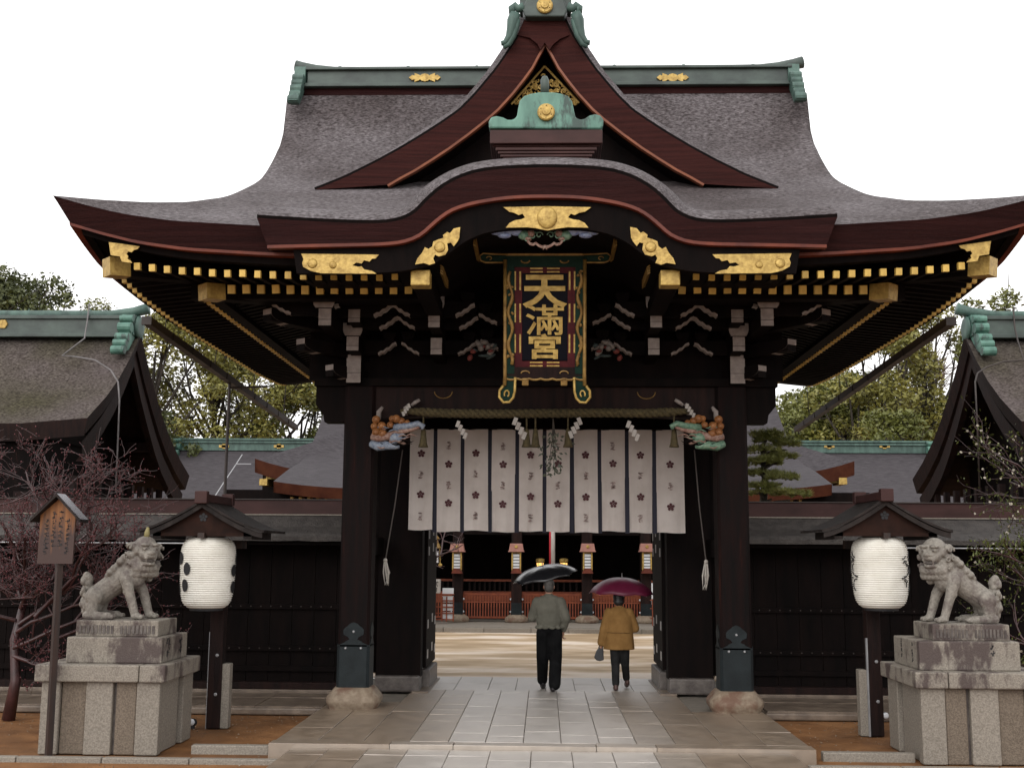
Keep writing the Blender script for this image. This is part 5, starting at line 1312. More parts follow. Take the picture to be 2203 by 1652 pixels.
    MB().lathe([(Rl*.60, zb_-.025), (Rl*.62, zb_+.01)], 24, (lxw, yl, 0)).build('bottom_ring', MT['ink'], ln)
    def on(a, v, o=.007): rr = rad(v)*1.012+o; return Vector((lxw+rr*math.sin(a-s*.28), yl-rr*math.cos(a-s*.28), zb_+Hh*v))
    def patch(a, v, ra_, rv):
        ring_ = [[on(a+ra_*f*math.cos(t), v+rv*f*math.sin(t)) for t in np.linspace(0, 2*PI, 20, endpoint=False)] for f in (1, .66, .33, .02)]
        MB().grid(ring_, closed=True).build('crest_dot', MT['ink'], ln)
    if dots:
        for (a, v) in ((-.82, .555), (-.92, .325), (-1.25, .70), (-1.55, .27), (-1.6, .5)): patch(a, v, .17 if a > -1 else .2, .088)
        for (a, v) in ((1.17, .53), (1.22, .30), (1.5, .68), (1.7, .28)): patch(a, v, .2, .085)
    else:
        rr = random.Random(8); mb = MB()
        for side in (-1, 1):
            for k in range(13):
                a = side*rr.uniform(.95, 1.45); v = .28+.46*k/12
                mb.tube([on(a+side*.12*math.sin(t*.9+k), v+.018*t-.03*math.cos(t+k)) for t in np.linspace(0, 2.6, 7)], .006, 5)
        mb.build('brushwork', MT['ink'], ln)
    return r
lx_px = {-1: (445, 0), 1: (1895, 0)}; lan_px = {-1: 447, 1: 1893}
bl = PZ(461, 1565, -.16); br = PZ(1884, 1582, -.16)
stand(-1, bl, 'dark wooden lantern stand with small gabled roof beside the horned lion', P(447, 1230, bl.y-.42), 0, dots=True)
stand(1, br, 'dark wooden lantern stand with small gabled roof beside the hornless lion', P(1893, 1230, br.y-.42), 0, dots=False)
# floodlights on the ground
for (x, y, lab) in ((414, 1560, 'small dark floodlight on the soil behind the horned lion pedestal'), (1903, 1545, 'small floodlight with white cap behind the hornless lion pedestal')):
    c = PZ(x, y+6, -.16); f = thing('floodlight', c, lab, 'floodlight')
    MB().lathe([(.03, 0), (.025, .05)], 8, c).build('foot', MT['ink'], f)
    MB().ell(c+Vector((0, 0, .07)), (.055, .055, .05)).build('housing', MT['ink'], f, smooth=True)
    MB().lathe([(.038, -.02), (.042, -.04), (.015, -.045)], 12, c+Vector((0, -.02, .08)), axis='y').build('lens', MT['pane'], f, smooth=True)

# ------------------------------------------------------------------ notice board on its post
nb0 = PZ(104, 1630, -.16); Yb = nb0.y
nb = thing('notice_board', nb0, 'roofed wooden notice board, orange above and soaked dark below, on a slim post', 'notice board')
p1 = P(126, 1212, Yb); MB().tube([nb0, p1+Vector((0, .02, .15))], .043, 4).build('post', MT['postwood'], nb)
a = P(82, 1212, Yb); b = P(158, 1211, Yb); zt2 = P(120, 1108, Yb).z; zp = P(124, 1072, Yb).z
cxn = (a.x+b.x)/2; hw = (b.x-a.x)/2
bd = MB().prism([(a.x, a.z), (b.x, a.z), (b.x+.005, zt2), (cxn+.01, zp), (a.x+.005, zt2)], Yb-.03, Yb+.0, 'y').build('board', MT['wood_board'], nb)
for sd in (-1, 1):
    e = Vector((cxn+.01+sd*hw*1.42, Yb, zt2-.05)); t_ = Vector((cxn+.01, Yb, zp+.045)); d_ = (e-t_).normalized(); n_ = Vector((-d_.z, 0, d_.x))*sd
    q = [t_, e, e-Vector((0, 0, .028)), t_-Vector((0, 0, .03))]
    MB().add([v+Vector((0, -.12, 0)) for v in q]+[v+Vector((0, .12, 0)) for v in q], [(0, 1, 2, 3), (7, 6, 5, 4), (0, 4, 5, 1), (1, 5, 6, 2), (2, 6, 7, 3), (3, 7, 4, 0)]).build('roof_board', MT['shinglewood'], nb)
    q = [v+Vector((0, 0, .006)) for v in (t_, e)]
    MB().add([q[0]+Vector((0, -.115, 0)), q[1]+Vector((0, -.115, 0)), q[1]+Vector((0, .115, 0)), q[0]+Vector((0, .115, 0))], [(0, 1, 2, 3)]).build('roof_metal', mat('wet_roof_metal_%d' % (sd+2), (.20, .19, .22), (.30, .29, .32), 5, .18, metal=.8), nb)
rr = random.Random(17); mb = MB()
for ci, (fx, zs) in enumerate(((.62, .10), (.22, .06), (-.18, .08), (-.58, .12))):
    z = zt2+(.02 if abs(fx) < .4 else -.06)
    for k in range(8): strokes(mb, cxn+fx*hw, Yb-.034, z-k*.048, .045, .042, 5, rr, .0042)
mb.build('lettering', MT['ink'], bd)

# ------------------------------------------------------------------ boarded walls either side of the gate
for s in (-1, 1):
    YW = 17.2; X0, X1 = 2.76, 13.6
    wl = thing('roofed_timber_wall', (s*6, YW, -.05), 'dark boarded wall with low bark roof running from the gate past the %s lion' % ('horned' if s < 0 else 'hornless'), 'wall')
    zr1 = P(600, 1076, YW).z; zr0 = P(600, 1104, YW-.1).z; ze = P(600, 1152, YW-.62).z
    x = X0; k = 0
    bw = .33
    while x < X1:
        a, b = sorted((s*(x+.004), s*(x+bw-.004)))
        bo = MB().box(a, b, YW-.03+random.uniform(0, .006), YW+.03, .08, ze+.1).build('wall_board', MT['lacquer'], wl)
        x += bw
    for z in (.25, P(600, 1395, YW-.06).z-.03, P(600, 1305, YW-.06).z-.03, ze-.06):
        a, b = sorted((s*X0, s*X1)); rl = MB().box(a, b, YW-.07, YW-.032, z, z+.075).build('wall_rail', MT['lacquer'], wl)
        if .4 < z < 1.9:
            nm = MB().ell((0, 0, 0), (.011, .008, .011), None, 6, 4).mesh('nail', MT['gutter'])
            for k in range(70): inst('nail', nm, T(s*(X0+.1+k*.15), YW-.072, z+.037), rl)
    a, b = sorted((s*X0, s*X1))
    MB().box(a, b, YW-.16, YW+.12, .0, .10).build('sill_beam', MT['timber'], wl, bevel=.01)
    MB().box(a, b, YW-.20, YW+.15, -.06, .0).build('stone_sill', MT['apron'], wl, bevel=.01)
    MB().box(a, b, YW-.55, YW-.40, ze-.13, ze-.05).build('eave_beam', MT['lacquer'], wl)
    # bark roof slope, front edge slightly uneven
    rws = []
    for j, (yy, zz) in enumerate(((YW-.66, ze-.075), (YW-.67, ze-.01), (YW-.62, ze+.03), (YW-.35, ze+.14), (YW-.1, zr0+.0), (YW+.0, zr0+.02))):
        rws.append([(s*(X0+(X1-X0)*i/40), yy, zz+.012*mnoise.noise((i*.8, j*.9, s))) for i in range(41)])
    MB().grid(rws).build('roof_slope', MT['wallroof'], wl, smooth=False)
    MB().grid([[(x_, 2*YW-y, z) for x_, y, z in rw] for rw in rws]).build('roof_slope', MT['wallroof'], wl)
    MB().add([(a, YW-.64, ze-.07), (b, YW-.64, ze-.07), (b, YW+.6, ze-.03), (a, YW+.6, ze-.03)], [(0, 1, 2, 3)]).build('eave_soffit', MT['lacquer'], wl)
    MB().box(a, b, YW-.14, YW+.14, zr0-.03, zr1).build('ridge_board', MT['wallband'], wl, bevel=.012)
    MB().box(a, b, YW-.17, YW+.17, zr1-.0, zr1+.014).build('ridge_cap', MT['gutter'], wl)
    MB().box(a, b, YW-.165, YW-.14, zr0-.03, zr0-.012).build('ridge_lip', MT['stone'], wl)
    ga, gb_ = sorted((s*4.6, s*X1)); MB().tube([(ga, YW-.72, ze-.12), (gb_, YW-.72, ze-.12)], .011, 6).build('cable', MT['metalgrey'], wl)
# ------------------------------------------------------------------ side halls beyond the walls
def side_hall(s):
    XG = 7.72 if s < 0 else 7.86; YR_ = 21.2; XF = 14.5
    r = thing('side_hall', (s*10.5, 21.2, -.05), 'bark-roofed side hall with green copper ridge behind the wall, %s lion side' % ('horned' if s < 0 else 'hornless'), 'building')
    dy = [-2.3, -2.15, -2.0, -1.5, -1.0, -.5, 0, .5, 1.0, 1.5, 2.0, 2.7, 3.4]
    dz = [-1.98, -1.89, -1.80, -1.47, -1.07, -.58, 0, -.58, -1.07, -1.52, -1.90, -2.28, -2.58]
    zt = 6.08
    xs_ = [XG+(XF-XG)*i/12 for i in range(13)]
    def up2(x, a): return .10*max(0, 1-(x-XG)/1.2)*min(1, abs(a)/2)
    top = [[(s*x, YR_+a, zt+b+up2(x, a)) for x in xs_] for a, b in zip(dy, dz)]
    bot = [[(s*(x+.06), YR_+a*.985, zt+b-.30+up2(x, a)) for x in xs_] for a, b in zip(dy, dz)]
    mb = MB().grid(top, 0)
    rf = mb.build('roof', MT['thatch_hall'], r, smooth=True)
    mb = MB().grid(bot).grid([[a[0] for a in top], [a[0] for a in bot]]).grid([top[0], bot[0]]).grid([top[-1], bot[-1]])
    mb.build('bark_edge', MT['timber'], rf)
    # bargeboards
    for sl in (slice(0, 7), slice(6, 13)):
        d_, e_ = dy[sl], dz[sl]
        mb = MB().grid([[(s*(XG+.10), YR_+a*.97, zt+b-.30) for a, b in zip(d_, e_)], [(s*(XG+.10), YR_+a*.93, zt+b-.62) for a, b in zip(d_, e_)]])
        mb.grid([[(s*(XG+.10), YR_+a*.93, zt+b-.62) for a, b in zip(d_, e_)], [(s*(XG+.22), YR_+a*.93, zt+b-.62) for a, b in zip(d_, e_)]])
        mb.build('bargeboard', MT['timber'], r)
    # purlin ends and wall
    MB().box(min(s*8.7, s*XF), max(s*8.7, s*XF), 19.1, 23.6, -.05, 4.2).build('wall', MT['lacquer'], r)
    MB().add([(s*8.65, 18.9, 3.9), (s*8.65, 24.0, 3.9), (s*8.65, 21.2, 5.9)], [(0, 1, 2)]).build('gable_panel', MT['lacquer'], r)
    for a in (-1.6, 0, 1.6): MB().box(min(s*(XG+.25), s*8.8), max(s*(XG+.25), s*8.8), YR_+a-.09, YR_+a+.09, zt-.62-abs(a)*.93, zt-.44-abs(a)*.93).build('purlin', MT['timber'], r)
    for k in range(9):      # rafter feet along the back verge
        y = 19.2+k*.55; MB().box(min(s*(8.0), s*8.1)-.0, max(s*8.0, s*8.1), y, y+.12, 2.95, 3.25).build('rafter_foot', MT['timber'], r)
    MB().box(min(s*7.9, s*8.8), max(s*7.9, s*8.8), 18.7, 24.2, 2.75, 2.95).build('verge_beam', MT['timber'], r)
    # copper ridge
    xa, xb = sorted((s*(XG+.12), s*XF))
    rdg = MB().box(xa, xb, YR_-.20, YR_+.20, 6.02, 6.36).box(xa, xb, YR_-.26, YR_+.26, 5.98, 6.05).box(xa, xb, YR_-.25, YR_+.25, 6.33, 6.40).build('copper_ridge', MT['copperdark'], r, bevel=.01)
    pth = [(s*(XG-.12), YR_, 6.58), (s*(XG+.15), YR_, 6.51), (s*(XG+.6), YR_, 6.46), (s*(XG+1.5), YR_, 6.46), (s*XF, YR_, 6.46)]
    MB().tube(pth, [.11, .095, .08, .08, .08], 10).build('ridge_cap', MT['copper'], rdg, smooth=True)
    for xx in (XG+1.0, XG+2.2, XG+3.4): MB().tube([(s*xx, YR_, 6.5), (s*xx, YR_, 6.57)], .012, 6).build('ridge_pin', MT['copper'], rdg)
    ex = MB(); a, b = sorted((s*(XG+.05), s*(XG+.30)))
    ex.prism([(20.92, 6.02), (20.98, 6.42), (21.42, 6.42), (21.48, 6.02)], a, b, 'x')
    for (y, z, rr) in ((20.90, 6.32, .07), (20.84, 6.14, .10), (20.72, 5.93, .085), (20.62, 5.80, .075), (20.55, 5.66, .085)):
        ex.lathe([(rr, a), (rr, b)], 12, (0, y, z), axis='x')
    ex.prism([(20.95, 6.3), (20.55, 5.6), (20.8, 5.7), (21.1, 6.0)], a+.02, b-.02, 'x')
    ex.build('ridge_end_scroll', MT['copper2'], rdg, bevel=.008)
    fc = MB().lathe([(.22, 0), (.24, -s*.02), (.18, -s*.05), (.10, -s*.05)], 14, (s*(XG+.05), 21.2, 6.2), axis='x').build('ridge_end_tile', MT['copper'], rdg, smooth=True)
    if s < 0:
        MB().lathe([(.10, .0), (.09, -.02)], 6, (P(6, 697, 20.98).x, 20.99, P(6, 697, 20.98).z), axis='y').build('gilt_crest', MT['gold'], rdg)
    # lightning conductor cable
    if s < 0: q = [P(192, 655, 20.95), P(188, 690, 20.9), P(182, 728, 20.55), P(160, 745, 20.4), P(134, 765, 20.3), P(165, 768, 20.25), P(205, 775, 20.15), P(238, 796, 20.0), P(254, 822, 19.9), P(257, 860, 19.85), P(253, 960, 19.85), P(249, 1060, 19.85)]
    else: q = [P(2180, 660, 20.95), P(2183, 705, 20.9), P(2190, 735, 20.5), P(2203, 775, 20.2), P(2160, 778, 20.2), P(2122, 790, 20.1), P(2103, 803, 20.0), P(2098, 822, 19.9), P(2102, 900, 19.85), P(2108, 1060, 19.85)]
    MB().tube(q, .015, 7).build('conductor_cable', MT['gutter'] if s > 0 else MT['cable'], r, smooth=True)
side_hall(-1); side_hall(1)

# ------------------------------------------------------------------ the inner shrine hall seen through the gate
YH = 32.0
hall = thing('inner_shrine_hall', (0, 33, 0), 'inner shrine hall with vermilion lattice and grey bark roofs across the courtyard', 'building')
MB().box(-12, 12, 29.9, 45, -.08, .10).build('stone_terrace', MT['stone'], hall)
k = 0
x = -5.6
while x < 5.6:
    L = random.uniform(.9, 1.3); MB().box(x+.005, min(5.6, x+L)-.005, 29.78, 30.15, -.08, .085).build('terrace_kerb', MT['stone'], hall, bevel=.015); x += L
hx = [P(q, 1338, YH).x for q in (848, 984, 1111, 1263, 1390, 1526)]
for X in hx:
    c = MB().box(X-.145, X+.145, YH-.145, YH+.145, .3, 3.6).build('pillar', MT['timber'], hall, bevel=.02)
    MB().box(X-.15, X+.15, YH-.15, YH+.15, .3, P(1111, 1296, YH).z).build('metal_sleeve', MT['sleeve'], c)
    MB().lathe([(.30, .09), (.33, .14), (.32, .22), (.2, .31)], 16, (X, YH, 0)).build('base_stone', MT['basestone'], hall, smooth=True)
MB().box(-9, 9, 36.2, 36.4, .1, 5).build('dark_back_wall', MT['lacquer'], hall)
MB().box(-9, 9, YH-.1, YH+.1, P(1111, 1150, YH).z, 3.7).build('lintel', MT['lacquer'], hall)
MB().box(-9, 9, 33.0, 36.3, 3.55, 3.65).build('inner_ceiling', MT['lacquer'], hall)
MB().box(-9, 9, 33.3, 36.2, .1, .62).build('raised_floor', MT['timber'], hall)
# rear balustrade and lattice panels
zA, zB = P(1111, 1330, YH).z, P(1111, 1276, YH).z
for a, b in zip(hx[:-1], hx[1:]):
    a += .16; b -= .16
    lp = MB().box(a, b, YH+.02, YH+.06, zB-.05, zB).box(a, b, YH+.02, YH+.06, zA, zA+.05).box(a, b, YH+.02, YH+.06, zA+.42, zA+.46).build('lattice_panel', MT['shrine_red'], hall)
    n = max(8, int((b-a)/.075))
    sm = MB().box(-.017, .017, -.012, .012, 0, zB-zA).mesh('lattice_slat', MT['shrine_red'])
    for i in range(n+1): inst('lattice_slat', sm, T(a+(b-a)*i/n, YH+.04, zA), lp)
    for xx in (a, b):
        for z in (zA+.18, zA+.52): MB().ell((xx, YH-.0, z), .03, None, 8, 6).build('white_knob', MT['pane'], lp)
    z2 = P(1111, 1246, YH+1.4).z; z3 = P(1111, 1272, YH+1.4).z
    rb_ = MB().box(a-.1, b+.1, YH+1.4, YH+1.5, z3-.35, z3).box(a-.1, b+.1, YH+1.38, YH+1.5, z2-.06, z2).build('inner_rail', MT['shrine_red'], hall)
    sm2 = MB().box(-.03, .03, -.02, .02, z3, z2).mesh('inner_slat', MT['timber'])
    for i in range(9): inst('inner_slat', sm2, T(a+(b-a)*(i+.5)/9, YH+1.44, 0), rb_)
# lower roof and main roofs above
def roof_sheet(name, e, rdg, XL, XR, corner, m, thick=.30, par=hall, n=40, sag=.16, prof=None):
    """front slope from eave (Y,z) to ridge (Y,z), X range, upturned corners"""
    rows_ = []; N = 12
    for j in range(N+1):
        f = j/N; y = e[0]+(rdg[0]-e[0])*f; z = e[1]+(rdg[1]-e[1])*f-sag*4*f*(1-f)
        if prof: z = interp(y, prof[0], prof[1])
        rows_.append([])
        for i in range(n+1):
            u = i/n; X = XL(f)+(XR(f)-XL(f))*u; c = min(u, 1-u)*(XR(0)-XL(0))
            rows_[-1].append((X, y, z+corner*max(0, 1-c/2.4)**2*(1-f)))
    o = MB().grid(rows_).build(name, MT[m], par, smooth=True)
    f0 = rows_[0]; low = [(x_, y+.12, z-thick) for x_, y, z in f0]
    MB().grid([f0, low]).grid([low, [(x_, y+1.6, z+.02) for x_, y, z in low]]).build('eave_edge', MT['far_edge'], o)
    for side in (0, -1):
        ed = [rw[side] for rw in rows_]; MB().grid([ed, [(x_*1.0, y+.05, z-thick) for x_, y, z in ed]]).build('verge_edge', MT['far_edge'], o)
    return o
# broad rear roof with copper ridge
rr_ = roof_sheet('rear_roof', (39.0, 3.4), (45, P(560, 972, 45).z+.1), lambda f: -15.2+.5*f, lambda f: 15.4-.5*f, .0, 'thatch_far', sag=.25)
zr = P(560, 945, 45).z; zr0 = P(560, 970, 45).z
MB().box(P(387, 960, 45).x, P(1995, 960, 45).x, 44.8, 45.2, zr0, zr-.14).box(P(387, 960, 45).x, P(1995, 960, 45).x, 44.72, 45.28, zr-.17, zr-.1).box(P(387, 960, 45).x, P(1995, 960, 45).x, 44.75, 45.25, zr-.06, zr+.02).build('copper_ridge', MT['copper'], rr_)
for q in (482, 600, 1784, 1903):
    p = P(q, 960, 44.78); MB().lathe([(.12, 0), (.1, -.02)], 6, p, axis='y').box(p.x-.2, p.x+.2, 44.76, 44.8, p.z-.05, p.z+.05).build('gilt_crest', MT['gold'], rr_)
for s in (-1, 1):
    X = P(387, 960, 45).x if s < 0 else P(1995, 960, 45).x
    ex = MB()
    for (y, z, q) in ((44.7, zr-.1, .10), (44.6, zr-.35, .14), (44.45, zr-.6, .12)): ex.lathe([(q, X-.15), (q, X+.15)], 10, (0, y, z), axis='x')
    ex.build('ridge_end_scroll', MT['copper2'], rr_)
# worship hall roof: upper tier and lower front tier
pe = P(548, 997, 34.5); zE = P(625, 1012, 34.5).z
ur = roof_sheet('upper_roof', (34.5, zE-.06), (41, 9.6), lambda f: pe.x+4.4*min(1, f*1.5), lambda f: (P(1838, 990, 34.5).x)-4.4*min(1, f*1.5), .42, 'thatch_far', .42, sag=.6)
pl_ = P(585, 1044, 32.6)
uz = lambda y: (lambda f: zE-.06+(9.6-zE+.06)*f-2.4*f*(1-f))((y-34.5)/6.5)
lr = roof_sheet('lower_roof', (31.2, P(725, 1050, 31.2).z), (39.0, 7.0), lambda f: P(588, 1044, 31.2).x, lambda f: P(1790, 1044, 31.2).x, .18, 'thatch_far', .30, sag=.12, prof=([31.2, 33, 34.6, 35.2, 36, 37, 38, 39], [P(725, 1050, 31.2).z, 4.22, zE+.16, uz(35.2)+.10, uz(36)+.05, uz(37)+.03, uz(38)+.02, uz(39)-.05]))
for s in (-1, 1):
    X0 = abs(P(588, 1044, 31.2).x)
    for kx in range(14): MB().box(s*(X0-.45-kx*.24)-.04, s*(X0-.45-kx*.24)+.04, 31.5, 32.6, P(600, 1075, 31.4).z, P(600, 1068, 31.4).z).build('gilt_rafter', MT['golddark'], lr)
    MB().box(min(s*(X0-.5), s*(X0-.8)), max(s*(X0-.5), s*(X0-.8)), 31.6, 33, 3.0, 3.35).build('corner_beam', MT['golddark'], lr)
    e = P(598, 1022, 34.8) if s < 0 else P(1795, 1030, 34.8)
    MB().box(e.x-.35, e.x+.35, 34.75, 35.3, e.z-.12, e.z+.10).build('gilt_bracket', MT['gold'], ur)
    e2 = P(568, 1037, 34.7) if s < 0 else P(1812, 1035, 34.7); MB().box(e2.x-.12, e2.x+.12, 34.6, 35.4, e2.z-.10, e2.z+.10).build('gilt_beam_end', MT['gold'], ur)
MB().box(-7.0, 7.0, 33.2, 40, 3.6, 4.1).build('roof_core', MT['lacquer'], hall)
# white conductor lines lying on the roofs
def surf(x, y, Y): return P(x, y, Y)
for pts in ([(521, 978, 43.5), (507, 1000, 42.4), (480, 1040, 40.6), (462, 1068, 39.4)], [(507, 998, 42.4), (540, 998, 42.4)]):
    MB().tube([surf(*q) for q in pts], .02, 6).build('conductor_line', MT['hornb'], rr_)
for pts in ([(598, 991, 36.4), (660, 993, 36.4), (705, 995, 36.4)], [(728, 962, 37.6), (716, 985, 36.8), (700, 1005, 36.0), (676, 1031, 34.9), (705, 1035, 34.8)], [(1660, 1005, 36), (1678, 1030, 35)]):
    MB().tube([surf(*q) for q in pts], .02, 6).build('conductor_line', MT['hornb'], ur)
# lanterns fixed to the hall pillars
def wall_lantern(x, i):
    p = P(x, 1200, YH-.28); X, Y = p.x, p.y
    wh = ('beside the paper rack', 'half behind the black umbrella', 'between the two umbrellas', 'above the wine red umbrella')[i]
    r = thing('pillar_lantern', (X, Y, P(x, 1232, Y).z), 'red and gilt box lantern with slatted white pane, %s' % wh, 'lantern', 'lanterns on the inner hall pillars')
    zz = lambda y: P(x, y, Y).z
    MB().prism([(X-.23, zz(1187)), (X+.23, zz(1187)), (X+.20, zz(1183)), (X+.17, zz(1169)), (X-.17, zz(1169)), (X-.20, zz(1183))], Y-.22, Y+.12, 'y').build('roof', MT['lantern_roof'], r, bevel=.01)
    MB().lathe([(.05, 0), (.03, -.02)], 8, (X, Y-.22, zz(1176)), axis='y').build('gilt_boss', MT['gold'], r)
    bo = MB().box(X-.13, X+.13, Y-.13, Y+.12, zz(1225), zz(1187)).build('box', MT['golddark'], r)
    MB().box(X-.085, X+.085, Y-.137, Y-.12, zz(1224), zz(1191)).build('pane', MT['pane'], bo)
    for k in range(6):
        z = zz(1224)+(zz(1191)-zz(1224))*k/5; MB().box(X-.09, X+.09, Y-.145, Y-.13, z-.008, z+.008).build('slat', MT['lacquer'], bo)
    for sx in (-1, 1): MB().box(X+sx*.11-.02, X+sx*.11+.02, Y-.15, Y-.11, zz(1226), zz(1188)).build('gilt_stile', MT['gold'], bo)
    MB().prism([(X-.10, zz(1222)), (X+.10, zz(1222)), (X+.15, zz(1233)), (X-.15, zz(1233))], Y-.15, Y+.10, 'y').build('foot', MT['redstrip'], r)
    MB().box(X-.02, X+.02, Y+.1, Y+.2, zz(1200), zz(1195)).build('bracket', MT['lacquer'], r)
for i, x in enumerate((984, 1111, 1264, 1391)): wall_lantern(x, i)
# bell cloth and lit lanterns
p = P(1187, 1150, 31.4); q = P(1187, 1240, 31.4)
bc = thing('bell_cloth', q, 'long white cloth bell pull with red edge hanging in the inner hall', 'bell pull')
MB().tube([p+Vector((.03, 0, .6)), q+Vector((.03, 0, 0))], .06, 10).build('white_cloth', MT['paper'], bc, smooth=True)
MB().tube([p+Vector((-.04, 0, .6)), q+Vector((-.04, 0, 0))], .032, 8).build('red_cloth', mat('red_cloth', (.35, .01, .02)), bc, smooth=True)
for x in (1162, 1213):
    p = P(x, 1212, 32.6)
    t = thing('hanging_lantern', p-Vector((0, 0, .15)), 'small lit gilt lantern beside the bell pull, %s' % ('its glass hidden by the black umbrella' if x < 1200 else 'its glowing glass in full view'), 'lantern', 'lit lanterns beside the bell pull')
    MB().lathe([(.05, -.14), (.08, -.10), (.10, .0), (.085, .02)], 12, p).build('glass', MT['glow'], t, smooth=True)
    MB().lathe([(.10, .02), (.125, .06), (.12, .13), (.05, .15)], 12, p).build('crown', MT['gold'], t)
    for k in range(6):
        a = k*PI/3; MB().tube([p+Vector((.055*math.cos(a), .055*math.sin(a), -.14)), p+Vector((.108*math.cos(a), .108*math.sin(a), .02))], .007, 4).build('gilt_stay', MT['gold'], t)
    MB().tube([p+Vector((0, 0, .15)), p+Vector((0, 0, 1.2))], .006, 5).build('chain', MT['lacquer'], t)
# clutter at the left and right ends of the hall front
t = thing('white_sign_lantern', P(940, 1278, 30.6), 'white box lantern with black characters beside the inner hall', 'lantern')
a = P(927, 1276, 30.6); b = P(947, 1246, 30.6)
bx_ = MB().box(a.x-.1, b.x, 30.6, 30.85, a.z, b.z).build('paper_box', MT['paper'], t, bevel=.02)
mb = MB(); strokes(mb, a.x+.12, 30.595, (a.z+b.z)/2+.07, .12, .12, 6, random.Random(2), .010); strokes(mb, a.x+.12, 30.595, (a.z+b.z)/2-.08, .12, .12, 6, random.Random(3), .010); mb.build('characters', MT['ink'], bx_)
MB().box(a.x+.0, a.x+.06, 30.7, 30.76, .1, a.z).build('stand', MT['shrine_red'], t)
t = thing('paper_stack_rack', P(962, 1330, 31.2), 'rack of pale paper panels in a red lattice frame before the inner hall', 'rack')
a = P(951, 1332, 31.2); b = P(976, 1263, 31.2)
for k in range(4):
    z0 = a.z+(b.z-a.z)*k/4+.02; z1 = a.z+(b.z-a.z)*(k+1)/4-.02; MB().box(a.x, b.x, 31.2, 31.23, z0, z1).build('paper_panel', MT['pane'], t)
for k in range(5): MB().box(a.x-.25, b.x+.02, 31.16, 31.19, a.z+(b.z-a.z)*k/4*.78-.015, a.z+(b.z-a.z)*k/4*.78+.015).build('red_bar', MT['shrine_red'], t)
for x in (a.x-.24, a.x, a.x+.12, b.x): MB().box(x-.015, x+.015, 31.15, 31.2, a.z-.05, b.z-.25).build('red_upright', MT['shrine_red'], t)
t = thing('information_sign', P(1412, 1330, 31.0), 'white notice panel with red marks behind a red rail in the courtyard', 'sign')
a = P(1402, 1300, 31.0); b = P(1424, 1254, 31.0)
np_ = MB().box(a.x, b.x, 31.0, 31.03, a.z, b.z).build('panel', MT['pane'], t)
mb = MB(); strokes(mb, (a.x+b.x)/2+.04, 30.995, (a.z+b.z)/2, .10, .3, 7, random.Random(6), .012); mb.build('red_marks', MT['plaq_red'], np_)
for z in (a.z+.12, a.z-.1, a.z-.35): MB().box(a.x-.05, b.x+.3, 30.9, 30.93, z-.015, z+.015).build('red_rail', MT['shrine_red'], t)
for x in (a.x+.02, b.x): MB().box(x-.018, x+.018, 30.92, 30.96, .0, a.z+.15).build('red_post', MT['shrine_red'], t)
t = thing('hanging_gilt_ornament', P(938, 1205, 30.0), 'gilt hanging lantern among bare plum twigs beside the inner hall', 'ornament')
p = P(938, 1160, 30.0); MB().lathe([(.02, .12), (.10, .02), (.04, -.0), (.12, -.18), (.14, -.22), (.06, -.24)], 10, p).build('crown', MT['golddark'], t)
MB().box(p.x-.10, p.x+.07, 29.93, 30.07, p.z-.60, p.z-.30).build('body', MT['pane'], t)
MB().tube([p+Vector((.1, 0, -.24)), p+Vector((.12, 0, -.62))], .012, 5).ell(p+Vector((.12, 0, -.66)), .05).build('pendant', MT['gold'], t)
MB().tube([p+Vector((0, 0, .12)), p+Vector((0, 0, 1.4))], .01, 5).build('chain', MT['lacquer'], t)

# ------------------------------------------------------------------ trees
def leafmesh(cent, n, size, rg, squash=.75, up=.25):
    """many small two-sided leaf sprays spread through clumps"""
    V_ = []; F_ = []
    rn = np.random.default_rng(rg)
    for (c, R) in cent:
        m = int(n*(R**2)); d = rn.normal(size=(m, 3)); d /= np.linalg.norm(d, axis=1)[:, None]
        rad = R*rn.uniform(.35, 1.0, m)**.5*(1+.25*rn.normal(size=m)*.5)
        p = np.array(c)+d*rad[:, None]*np.array([1, 1, squash])
        a = rn.normal(size=(m, 3)); a[:, 2] *= .6; a /= np.linalg.norm(a, axis=1)[:, None]
        b = np.cross(a, rn.normal(size=(m, 3))); b /= np.linalg.norm(b, axis=1)[:, None]
        L = size*rn.uniform(.6, 1.3, m)[:, None]; W = L*rn.uniform(.35, .6, m)[:, None]
        o = sum(len(v) for v in V_)
        q = np.stack([p-a*L*.5, p+b*W*.5-a*L*.05, p+a*L*.5, p-b*W*.5+a*L*.05], 1).reshape(-1, 3)
        V_.append(q); F_.append(np.arange(m*4).reshape(-1, 4)+o)
    return np.concatenate(V_), np.concatenate(F_)
def fastmesh(name, V_, F_, m):
    me = bpy.data.meshes.new(name); k = F_.shape[1]
    me.vertices.add(len(V_)); me.vertices.foreach_set('co', V_.astype(np.float32).ravel())
    me.loops.add(F_.size); me.loops.foreach_set('vertex_index', F_.astype(np.int32).ravel())
    me.polygons.add(len(F_)); me.polygons.foreach_set('loop_start', np.arange(0, F_.size, k, dtype=np.int32)); me.polygons.foreach_set('loop_total', np.full(len(F_), k, dtype=np.int32))
    me.update(calc_edges=True); me.materials.append(m); return me
